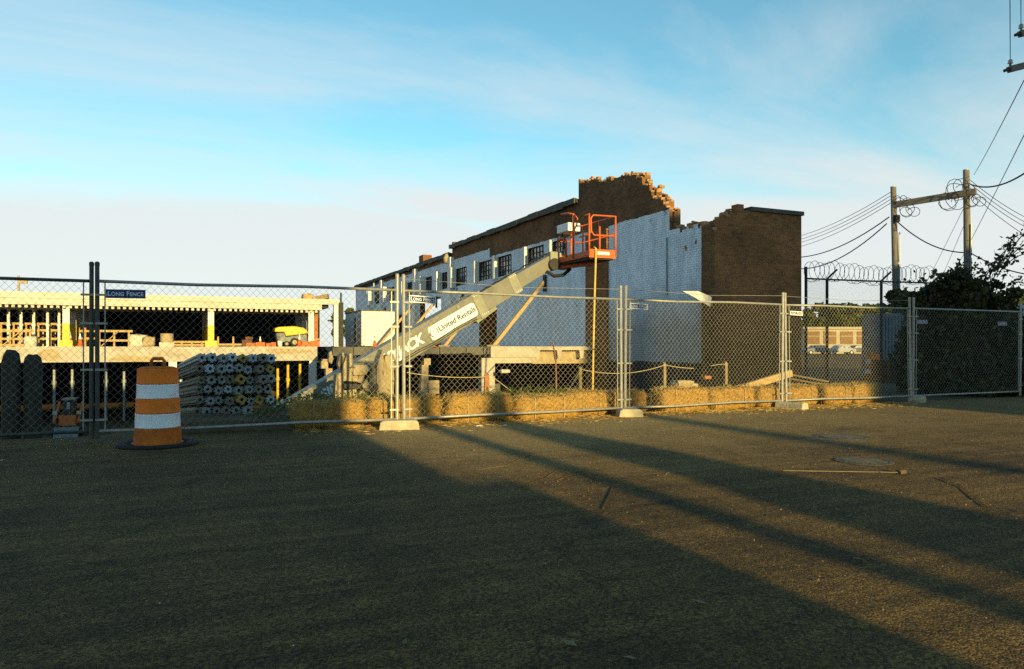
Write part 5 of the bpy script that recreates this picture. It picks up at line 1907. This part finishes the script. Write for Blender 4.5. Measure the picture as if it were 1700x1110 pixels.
manhole(1396, 726, 0.30, 'worn manhole cover nearer the fence')
manhole(1434, 767, 0.24, 'manhole cover nearer the camera with a pale rim')
Y0 = 1537.5 / 210
p0, p1 = at(1300, 784, 1537.5 / 209), at(1490, 787, 1537.5 / 212)
p0.z = p1.z = 0.019
tag(MB().beam(p0, p1, 0.010, 0.005).build('lath', 'lumber_old'), 'thin pale lath lying on the sunlit road', 'lath')
tag(MB().rock(p1 + Vector((0.05, 0, 0.0)), (0.09, 0.07, 0.05), 3, 3, 0.3).build('clod', 'dirt'), 'small dark clod at the end of the pale lath', 'clod')
for px, py, s, m, lab in ((1160, 1008, 0.04, 'leaf_litter', 'dry leaf in the shade low in the picture'), (945, 1078, 0.04, 'leaf_litter', 'dry leaf at the bottom middle edge'), (1425, 935, 0.04, 'leaf_litter', 'pale leaf in the dark stripe on the road'),
                          (1405, 836, 0.035, 'leaf_litter', 'pale scrap in the broad upper shadow stripe'), (1045, 1103, 0.03, 'leaf_litter', 'curled leaf cut by the bottom edge'), (672, 1076, 0.02, 'leaf_litter', 'faint scrap low in the shaded road'),
                          (265, 1011, 0.007, 'paper', 'tiny white fleck in the shaded road at left'), (487, 1083, 0.007, 'paper', 'tiny white fleck near the bottom edge'), (3, 768, 0.02, 'paper', 'white fleck at the left edge of the road'),
                          (788, 751, 0.025, 'leaf_litter', 'pale scrap on the sunlit road near the second fence foot'), (1306, 718, 0.02, 'leaf_litter', 'pale chip on the road below the fence at right')):
    Y = FPX * EYE / (py - HOR)
    c = at(px, py, Y)
    c.z = 0.03
    a = random.uniform(0, 3)
    d0, d1 = Vector((math.cos(a), math.sin(a), 0.15)) * s, Vector((-math.sin(a), math.cos(a), 0.05)) * s * 0.6
    mb = MB().add([c - d0, c - d0 * 0.2 + d1, c + d0, c - d0 * 0.1 - d1, c + Vector((0, 0, -s * 0.25))], [(0, 1, 4), (1, 2, 4), (2, 3, 4), (3, 0, 4)])
    tag(mb.build('litter', m), lab, 'litter')
# cracks: shallow ridged seams of sealant
for pts_, lab in ((((1560, 795), (1600, 812), (1622, 832), (1640, 845)), 'crack seam running across the sunlit road at right'), (((1002, 848), (1010, 830), (1018, 808)), 'short gouge in the road at the shadow edge'),
                  (((790, 783), (840, 775), (880, 757)), 'long scratch in the road near the shadow edge'), (((925, 800), (960, 785), (985, 798)), 'curved scrape on the road between the shadows'),
                  (((860, 812), (905, 796), (930, 780)), 'faint scrape right of the long scratch')):
    w_ = []
    for px, py in pts_:
        c = at(px, py, FPX * EYE / (py - HOR))
        c.z = 0.0175
        w_.append(c)
    mb = MB()
    for a, b in zip(w_, w_[1:]):
        mb.beam(a, b, 0.014, 0.004)
    tag(mb.build('road_seam', 'asphalt'), lab, 'road seam')

# loose gravel on the road
def pebbles(n):
    V, F = [], []
    x = rng.uniform(-9, 16, n)
    y = rng.uniform(1.2, 11.4, n)
    s = rng.uniform(0.003, 0.008, n) * np.where(rng.random(n) < 0.06, 1.9, 1.0)
    for i in range(n):
        o_ = len(V)
        q = rng.uniform(0.7, 1.3, 6) * s[i]
        V.extend([(x[i] + q[0], y[i], 0.018), (x[i], y[i] + q[1], 0.018), (x[i] - q[2], y[i], 0.018), (x[i], y[i] - q[3], 0.018), (x[i] + q[5] * 0.3, y[i], 0.018 + q[4] * 0.9)])
        F.extend([(o_, o_ + 1, o_ + 4), (o_ + 1, o_ + 2, o_ + 4), (o_ + 2, o_ + 3, o_ + 4), (o_ + 3, o_, o_ + 4)])
    mb = MB()
    mb.v, mb.f = V, F
    return mb


mat('gravel', (0.24, 0.17, 0.09), (0.10, 0.07, 0.04), 0.9, 30.0)
tag(pebbles(7000).build('loose_gravel', 'gravel', kind='stuff'), 'loose gravel and grit strewn over the road', 'gravel')
# ------------------------------------------------------------------ utility poles and cables at right


def pole(px, Y, ptop, lab, lean=0.0, r=0.165):
    b_ = at(px, 600, Y)
    tp = at(px + lean, ptop, Y)
    t = thing('utility_pole', lab, 'utility pole', (b_.x, b_.y, 0), 'poles of the overhead line')
    MB().cyl((b_.x, b_.y, -0.2), (tp.x, tp.y, tp.z), r, r * 0.72, 14).build('shaft', 'pole_wood', t, smooth=True)
    MB().lathe((tp.x, tp.y, tp.z), [(r * 0.74, -0.02), (r * 0.7, 0.02), (0, 0.04)], 14).build('cap', 'galvanized', t)
    for k, z in enumerate((2.2, 3.6, 5.0)):
        MB().cyl((b_.x - 0.1, b_.y - r * 0.9, z), (b_.x - 0.1, b_.y - r * 0.9, z + 1.3), 0.035, n=8).build('conduit', 'galvanized', t)
    return t, tp


pA, tA = pole(1491, 33.0, 310, 'left utility pole of the pair, beside the razor wire fence', -8)
pB, tB = pole(1609, 30.7, 282, 'right utility pole of the pair, above the ivy thicket', -5)
z_ = 7.55
bmA, bmB = Vector((tA.x, tA.y - 0.2, z_)), Vector((tB.x, tB.y - 0.2, z_ + 0.05))
dd = (bmB - bmA).normalized()
tag(MB().beam(bmA - dd * 0.15, bmB + dd * 0.2, 0.12, 0.27).build('cross_beam', 'pole_wood'), 'heavy timber cross beam joining the two utility poles', 'cross beam')
tag(MB().box(tA.x - 0.25, tA.x - 0.02, tA.y - 0.36, tA.y - 0.2, 6.75, 7.05).build('junction_box', 'black_metal'), 'black junction box on the left utility pole', 'junction box')
# slack cable coils tied at the cross beam
for i, (px, py, w, lab) in enumerate(((1508, 350, 0.32, 'slack cable coil right of the left pole'), (1497, 333, 0.25, 'small cable coil at the left pole top'), (1577, 335, 0.42, 'large slack cable coil left of the right pole'),
                                      (1592, 315, 0.5, 'wide cable loop around the right pole top'), (1617, 333, 0.3, 'cable coil right of the right pole'))):
    Y = 32.8 if px < 1550 else 30.4
    c = at(px, py, Y)
    pts = []
    for k in range(46):
        a = 2 * math.pi * k / 13
        o_ = (k - 23) * 0.012
        rr = w * (0.8 + 0.25 * math.sin(k * 0.7))
        pts.append(c + Vector((CS * (rr * math.cos(a) + o_), -SN * (rr * math.cos(a) + o_), rr * 0.9 * math.sin(a))))
    tag(MB().tube(pts, 0.014, 5).build('cable_coil', 'cable'), lab, 'cable coil', 'slack cable coils')


def cable(p, q, sag, r, lab):
    tag(MB().tube(sagline(p, q, sag, r, 18), r, 5).build('overhead_cable', 'cable'), lab, 'cable', 'overhead cables')


ordn = ['uppermost', 'second', 'third', 'fourth', 'fifth', 'lowest']
for i, (ya, yb) in enumerate(((319, 383), (325, 389), (331, 394), (337, 401))):
    cable(at(1478, ya, 32.9), at(1300, yb + 14, 50.0), 0.35, 0.014, '%s thin cable from the left pole to the brick building' % ordn[i])
cable(at(1476, 360, 32.9), at(1310, 427, 45.0), 0.5, 0.028, 'upper thick cable from the left pole to the brick building')
cable(at(1472, 371, 32.9), at(1310, 444, 45.0), 0.7, 0.028, 'lower thick cable from the left pole to the brick building')
cable(at(1488, 366, 32.8), at(1603, 419, 30.8), 0.35, 0.026, 'thick cable sagging from the left pole to the right pole')
cable(at(1609, 418, 30.6), at(1760, 458, 27.0), 0.3, 0.024, 'thick cable leaving the right pole low to the right')
cable(at(1612, 306, 30.6), at(1760, 235, 22.0), 0.55, 0.030, 'heavy cable rising from the right pole to the right edge')
for i, (ya, yb) in enumerate(((298, 392), (304, 402), (311, 410), (318, 428))):
    cable(at(1610, ya, 30.6), at(1760, yb - 10, 36.0), 0.3, 0.013, '%s thin cable descending right from the right pole' % ordn[i])
cable(at(1700, 133, 14.0), at(1617, 290, 30.5), 0.05, 0.010, 'guy wire from the cross arm to the right pole top')
cable(at(1712, 200, 15.0), at(1590, 440, 40.0), 0.05, 0.010, 'guy wire passing right of the right pole')
for i, (pa, pb) in enumerate((((1600, 345), (1535, 475)), ((1606, 360), (1555, 480)))):
    cable(at(*pa, 30.9), at(*pb, 45.0), 0.02, 0.010, ['left thin guy wire below the cross beam', 'right thin guy wire below the cross beam'][i])

# line pole just outside the frame; only the tips of its cross arms reach into the picture
pb_ = at(1790, 575, 14.0)
lpz = thing('line_pole', 'power pole at the right edge, only its cross arm tips in view', 'utility pole', (pb_.x, pb_.y, 0))
MB().cyl((pb_.x, pb_.y, -0.2), (pb_.x, pb_.y, 9.5), 0.17, 0.12, 12).build('shaft', 'pole_wood', lpz, smooth=True)
for px, py, qy in ((1675, 115, 88), (1693, 56, 38)):
    e = at(px, py, 13.8)
    f = at(1860, qy - 20, 14.2)
    MB().beam(e, f, 0.10, 0.11).build('cross_arm', 'pole_wood', lpz)
    i0 = e + (f - e) * 0.012 + Vector((0, 0, 0.05))
    MB().lathe(i0, [(0.02, 0), (0.02, 0.04), (0.05, 0.06), (0.03, 0.08), (0.045, 0.10), (0.02, 0.13), (0, 0.13)], 10).build('insulator', 'galvanized', lpz, smooth=True)
    MB().beam(e - (f - e).normalized() * 0.1, e + (f - e).normalized() * 0.1, 0.06, 0.05).build('arm_bracket', 'dark_steel', lpz)
    top_ = i0 + Vector((0, 0, 0.13))
    cable(top_, at(px + 1, -160, 9.0), 0.03, 0.007, 'wire rising from the %s cross arm out of the picture' % ('lower' if py > 100 else 'upper'))

# ------------------------------------------------------------------ razor wire fence
posts = [(1338, 440, 26.0), (1373, 462, 26.4), (1463, 465, 27.2), (1548, 468, 27.9), (1640, 470, 28.6)]
rf = thing('razor_fence', 'tall security fence with coiled razor wire right of the brick wall', 'fence', at(1440, 640, 27.0).xy.to_3d())
ends = []
for px, pt, Y in posts:
    b_ = at(px, 600, Y)
    tz = 3.66
    MB().cyl((b_.x, b_.y, -0.2), (b_.x, b_.y, 4.05 if px == 1338 else tz), 0.05, n=8).build('post', 'dark_steel', rf)
    ends.append(Vector((b_.x, b_.y, tz)))
    if px in (1373, 1463, 1548):
        d = Vector((CS, -SN, 0)) * 0.36
        MB().beam(ends[-1], ends[-1] + d + Vector((0, 0, 0.34)), 0.05, 0.06).build('outrigger', 'dark_steel', rf)
for a, b in zip(ends, ends[1:]):
    MB().cyl(a + Vector((0, 0, -0.02)), b + Vector((0, 0, -0.02)), 0.03, n=8).build('rail', 'dark_steel', rf)
    MB().tube(sagline(a + Vector((0, 0, -1.1)), b + Vector((0, 0, -1.15)), 0.04, 0.01), 0.02, 5).build('mid_wire', 'dark_steel', rf)
    dxy = b - a
    c_ = bpy.data.objects.new('chain_link', CHAIN.copy())
    c_.data.materials.clear()
    c_.data.materials.append(MATS['dark_steel'])
    COL.objects.link(c_)
    c_.parent = rf
    c_.location = Vector((a.x, a.y, 0)) - ORIG[rf]
    c_.rotation_euler = (0, 0, math.atan2(dxy.y, dxy.x))
    c_.scale = (dxy.length / REF, 1, 3.6 / RAIL_T)
    c_['kind'] = 'stuff'
coil = []
s0, s1 = ends[0] + Vector((0.1, 0, 0.22)), ends[3] + Vector((0, 0, 0.22))
ax_ = (s1 - s0).normalized()
sd = ax_.cross(Vector((0, 0, 1))).normalized()
nturn = 26
for k in range(nturn * 14):
    t = k / (nturn * 14)
    a = 2 * math.pi * k / 14
    rr = 0.33 + 0.05 * math.sin(k * 0.11)
    coil.append(s0 + (s1 - s0) * t + ax_ * (0.13 * math.cos(a)) + sd * (rr * 0.5 * math.cos(a)) + Vector((0, 0, rr * math.sin(a) + 0.05 * math.sin(t * 9))))
MB().tube(coil, 0.010, 4).build('razor_coil', 'steel_grey', rf)

# ------------------------------------------------------------------ ivy thicket at right
IV = 19.5
ivc = []
for px, py, Y, rx, ry, rz in ((1560, 560, 20.0, 0.9, 0.9, 1.1), (1605, 550, 19.5, 0.95, 0.9, 1.15), (1612, 512, 19.3, 0.7, 0.65, 0.75), (1590, 520, 19.6, 0.8, 0.8, 0.9), (1650, 540, 19.2, 0.65, 0.7, 0.85),
                              (1680, 620, 18.8, 0.5, 0.7, 0.7), (1540, 520, 20.4, 0.6, 0.6, 0.45), (1512, 505, 20.8, 0.55, 0.5, 0.25), (1580, 620, 19.6, 1.2, 0.9, 1.0), (1640, 630, 19.2, 1.1, 0.9, 0.9), (1525, 600, 20.2, 0.6, 0.7, 1.2), (1676, 570, 19.0, 0.3, 0.5, 0.8)):
    c = at(px, py, Y)
    ivc.append((c, (rx, ry, rz)))
for k in range(46):                                        # loose outer tufts break the outline
    c_, r_ = ivc[random.randrange(12)]
    a_, t_ = random.uniform(0, 2 * math.pi), random.uniform(0.1, 1.4)
    q = Vector((r_[0] * math.cos(a_) * math.cos(t_), r_[1] * math.sin(a_) * math.cos(t_), r_[2] * math.sin(t_))) * random.uniform(0.95, 1.3)
    s_ = random.uniform(0.12, 0.34)
    ivc.append((c_ + q, (s_, s_, s_ * random.uniform(0.6, 1.2))))
iv = thing('ivy_thicket', 'dark overgrown mound of ivy and shrubs behind the right fence', 'shrub', (ivc[1][0].x, ivc[1][0].y, 0))
core = MB()
for k, (c, r_) in enumerate(ivc[:12]):
    core.rock((c.x, c.y, c.z), tuple(1.15 * q for q in r_), k, 5, 0.3)
core.build('stems', 'bark', iv, smooth=True)
leaves(30000, clump_sampler(ivc), 0.10).build('foliage', 'leaf_ivy', iv)
tip = []
tw = []
base = at(1650, 470, 19.3)
for (a, b) in (((1640, 480), (1712, 375)), ((1655, 460), (1705, 405)), ((1630, 470), (1690, 400)), ((1540, 510), (1495, 490)), ((1610, 470), (1580, 455)), ((1660, 450), (1720, 420)), ((1600, 470), (1625, 445)), ((1530, 505), (1478, 500)), ((1550, 495), (1525, 470)), ((1570, 480), (1548, 458)), ((1590, 465), (1600, 440)), ((1640, 465), (1668, 436)), ((1670, 490), (1700, 470)), ((1520, 530), (1490, 515)), ((1660, 440), (1690, 390)), ((1645, 475), (1640, 440))):
    p, q = at(*a, 19.3), at(*b, 18.6)
    n_ = 12
    pts = sagline(p, q, -0.15, 0.01, n_)
    tw.append(pts)
tb = MB()
for pts in tw:
    tb.tube(pts, 0.014, 5)
tb.build('twigs', 'bark', iv)


def twig_sampler(n):
    out = []
    for _ in range(n):
        pts = random.choice(tw)
        p = random.choice(pts)
        out.append(tuple(p + Vector((random.gauss(0, 0.12), random.gauss(0, 0.1), random.gauss(0, 0.10)))))
    return np.array(out)


leaves(750, twig_sampler, 0.075).build('sprays', 'leaf_ivy', iv)


# ------------------------------------------------------------------ far trees, house, cars, containers
def tree(px, Y, ptop, wpx, lab, m='leaf_far', n=2600, zb=0.0, ls=0.5):
    c = at(px, 600, Y)
    top = EYE - (ptop - HOR) / FPX * Y
    rw = wpx / 2 / FPX * Y
    t = thing('tree', lab, 'tree', (c.x, c.y, zb), 'trees on the skyline')
    tr = MB().cyl((c.x, c.y, zb - 0.3), (c.x, c.y, top * 0.55), 0.28, 0.12, 8)
    for k in range(5):
        a = random.uniform(0, 6.28)
        tr.cyl((c.x, c.y, top * (0.3 + 0.05 * k)), (c.x + rw * 0.6 * math.cos(a), c.y + rw * 0.6 * math.sin(a), top * (0.6 + 0.05 * k)), 0.1, 0.03, 6)
    tr.build('trunk', 'bark', t)
    cl = []
    for k in range(16):
        a = random.uniform(0, 6.28)
        f = random.uniform(0, 0.75)
        z = top * random.uniform(0.32, 0.88)
        s = rw * random.uniform(0.28, 0.5)
        f *= 1.0 - 0.5 * (z / top)
        cl.append((Vector((c.x + rw * f * math.cos(a), c.y + rw * f * math.sin(a), min(z, top - s * 0.8))), (s, s, s * 0.8)))
    leaves(n, clump_sampler(cl), ls).build('crown', m, t)


tl = [(1345, 165, 497, 60, 'skyline tree just right of the brick wall'), (1378, 180, 502, 60, 'skyline tree behind the first razor wire post'), (1412, 170, 492, 64, 'skyline tree left of the second razor wire outrigger'),
      (1448, 178, 500, 60, 'skyline tree between razor fence and left pole'), (1478, 165, 496, 60, 'skyline tree directly behind the left utility pole'), (1520, 172, 500, 60, 'skyline tree right of the left utility pole'),
      (1692, 90, 472, 70, 'sunlit tree at the right edge behind the thicket'), (582, 150, 507, 30, 'small distant tree left of the white container'), (560, 155, 512, 26, 'small distant tree at the parking structure corner'),
      (1362, 140, 525, 50, 'low bushy tree above the cream garage'), (1440, 140, 522, 60, 'low bushy tree right of the cream garage'), (1400, 150, 520, 50, 'low bushy tree behind the cream garage roof')]
for px, Y, pt, w, lab in tl:
    tree(px, Y, pt, w, lab, ls=0.42 if Y < 100 else 0.6)
c = Vector((27.0, 78.0, 0))
for k, (x_, y_, h_) in enumerate(((24, 74, 5.2), (29, 86, 6.0))):
    pass

# far cream garages
hc = at(1390, 590, 128.0)
hs = thing('garage_row', 'low cream garage row with brown doors seen far under the trees', 'building', (hc.x, hc.y, 0))
L_, Rr = at(1336, 590, 130.0), at(1447, 590, 130.0)
dv = (Rr - L_)
dv.z = 0
ln = dv.length
dv.normalize()
nv = Vector((dv.y, -dv.x, 0))


def hbox(a0, a1, d0, d1, z0, z1, name, m, par):
    vs_ = []
    o_ = Vector((L_.x, L_.y, 0))
    for z in (z0, z1):
        for a, d in ((a0, d0), (a1, d0), (a1, d1), (a0, d1)):
            p = o_ + dv * a + nv * d
            vs_.append((p.x, p.y, z))
    return MB().add(vs_, [(0, 3, 2, 1), (4, 5, 6, 7), (0, 1, 5, 4), (1, 2, 6, 5), (2, 3, 7, 6), (3, 0, 4, 7)]).build(name, m, par)


hbox(0, ln, -6, 0, 0, 4.3, 'wall', 'cream_wall', hs)
hbox(-0.3, ln + 0.3, -6.2, 0.3, 4.303, 4.7, 'roof', 'cream_wall', hs)
for k in range(4):
    a = ln * (k + 0.12) / 4
    dr = hbox(a, a + ln * 0.19, 0.004, 0.08, 1.7, 3.9, 'door', 'brown_door', hs)
    hbox(a, a + ln * 0.19, 0.084, 0.1, 3.0, 3.15, 'panel_strip', 'lamp_tan', dr)


def car(px, Y, m, lab, zoff=0.0):
    c = at(px, 590, Y)
    t = thing('parked_car', lab, 'car', (0, 0, 0), 'cars parked in the distance')
    MB().prism([(-2.2, 0.35), (-2.25, 0.75), (-2.0, 0.95), (-1.2, 1.0), (-0.6, 1.45), (0.9, 1.45), (1.5, 1.0), (2.1, 0.9), (2.25, 0.6), (2.2, 0.35)], -0.85, 0.85).build('body', m, t, bevel=0.06)
    MB().prism([(-1.1, 1.02), (-0.58, 1.4), (0.85, 1.4), (1.35, 1.02)], -0.86, -0.852).build('side_window', 'window_glass', t)
    MB().prism([(-1.1, 1.02), (-0.58, 1.4), (0.85, 1.4), (1.35, 1.02)], 0.852, 0.86).build('side_window', 'window_glass', t)
    for x_ in (-1.4, 1.4):
        for y_ in (-0.8, 0.8):
            w = MB().cyl((x_, y_ - 0.1, 0.33), (x_, y_ + 0.1, 0.33), 0.33, n=14).build('wheel', 'rubber', t)
            MB().cyl((x_, y_ - 0.11, 0.33), (x_, y_ + 0.11, 0.33), 0.19, n=10).build('rim', 'galvanized', w)
    t.location = (c.x, c.y, zoff)
    t.rotation_euler = (0, 0, R(-20))


car(1356, 118, 'car_blue', 'dark blue car parked just right of the brick wall, far away')
car(1395, 118, 'car_white', 'pale car parked in front of the cream garages, far away')
car(1424, 122, 'car_dark', 'dark car parked at the right end of the garages, far away')


def boxthing(name, lab, cat, px0, px1, py0, Y, depth, m, ribs=0, wheels=False, z0=0.0):
    a, b = at(px0, 600, Y), at(px1, 600, Y)
    zt = EYE - (py0 - HOR) / FPX * Y
    d = (b - a)
    d.z = 0
    ln_ = d.length
    t = thing(name, lab, cat, (0, 0, 0))
    MB().box(0, ln_, 0, depth, z0, zt).build('body', m, t, bevel=0.02)
    for k in range(ribs):
        x_ = ln_ * (k + 0.5) / ribs
        MB().box(x_ - 0.05, x_ + 0.05, -0.05, -0.002, z0 + 0.1, zt - 0.1).build('rib', m, t)
    if wheels:
        MB().box(0.1, ln_ - 0.1, 0.2, depth - 0.2, z0 - 0.25, z0 - 0.003).build('frame', 'dark_steel', t)
        for x_ in (0.8, min(2.2, ln_ - 0.5)):
            w = MB().cyl((x_, 0.05, 0.48), (x_, 0.35, 0.48), 0.48, n=18).build('wheel', 'rubber', t)
            MB().cyl((x_, 0.04, 0.48), (x_, 0.36, 0.48), 0.26, n=12).build('rim', 'galv_dull', w)
    t.location = (a.x, a.y, 0)
    t.rotation_euler = (0, 0, math.atan2(d.y, d.x))
    return t


boxthing('shipping_container', 'blue-grey ribbed container behind the razor wire left of the thicket', 'container', 1464, 1506, 520, 29.5, 1.7, 'container_grey', 8)
boxthing('box_trailer', 'pale teal box trailer at the right edge beyond the fence', 'trailer', 1689, 1830, 506, 23.5, 2.4, 'teal_panel', 0, True, 1.05)
boxthing('rusty_bin', 'rust brown steel bin right of the far drum', 'bin', 1468, 1520, 597, 26.0, 1.0, 'rust', 5)
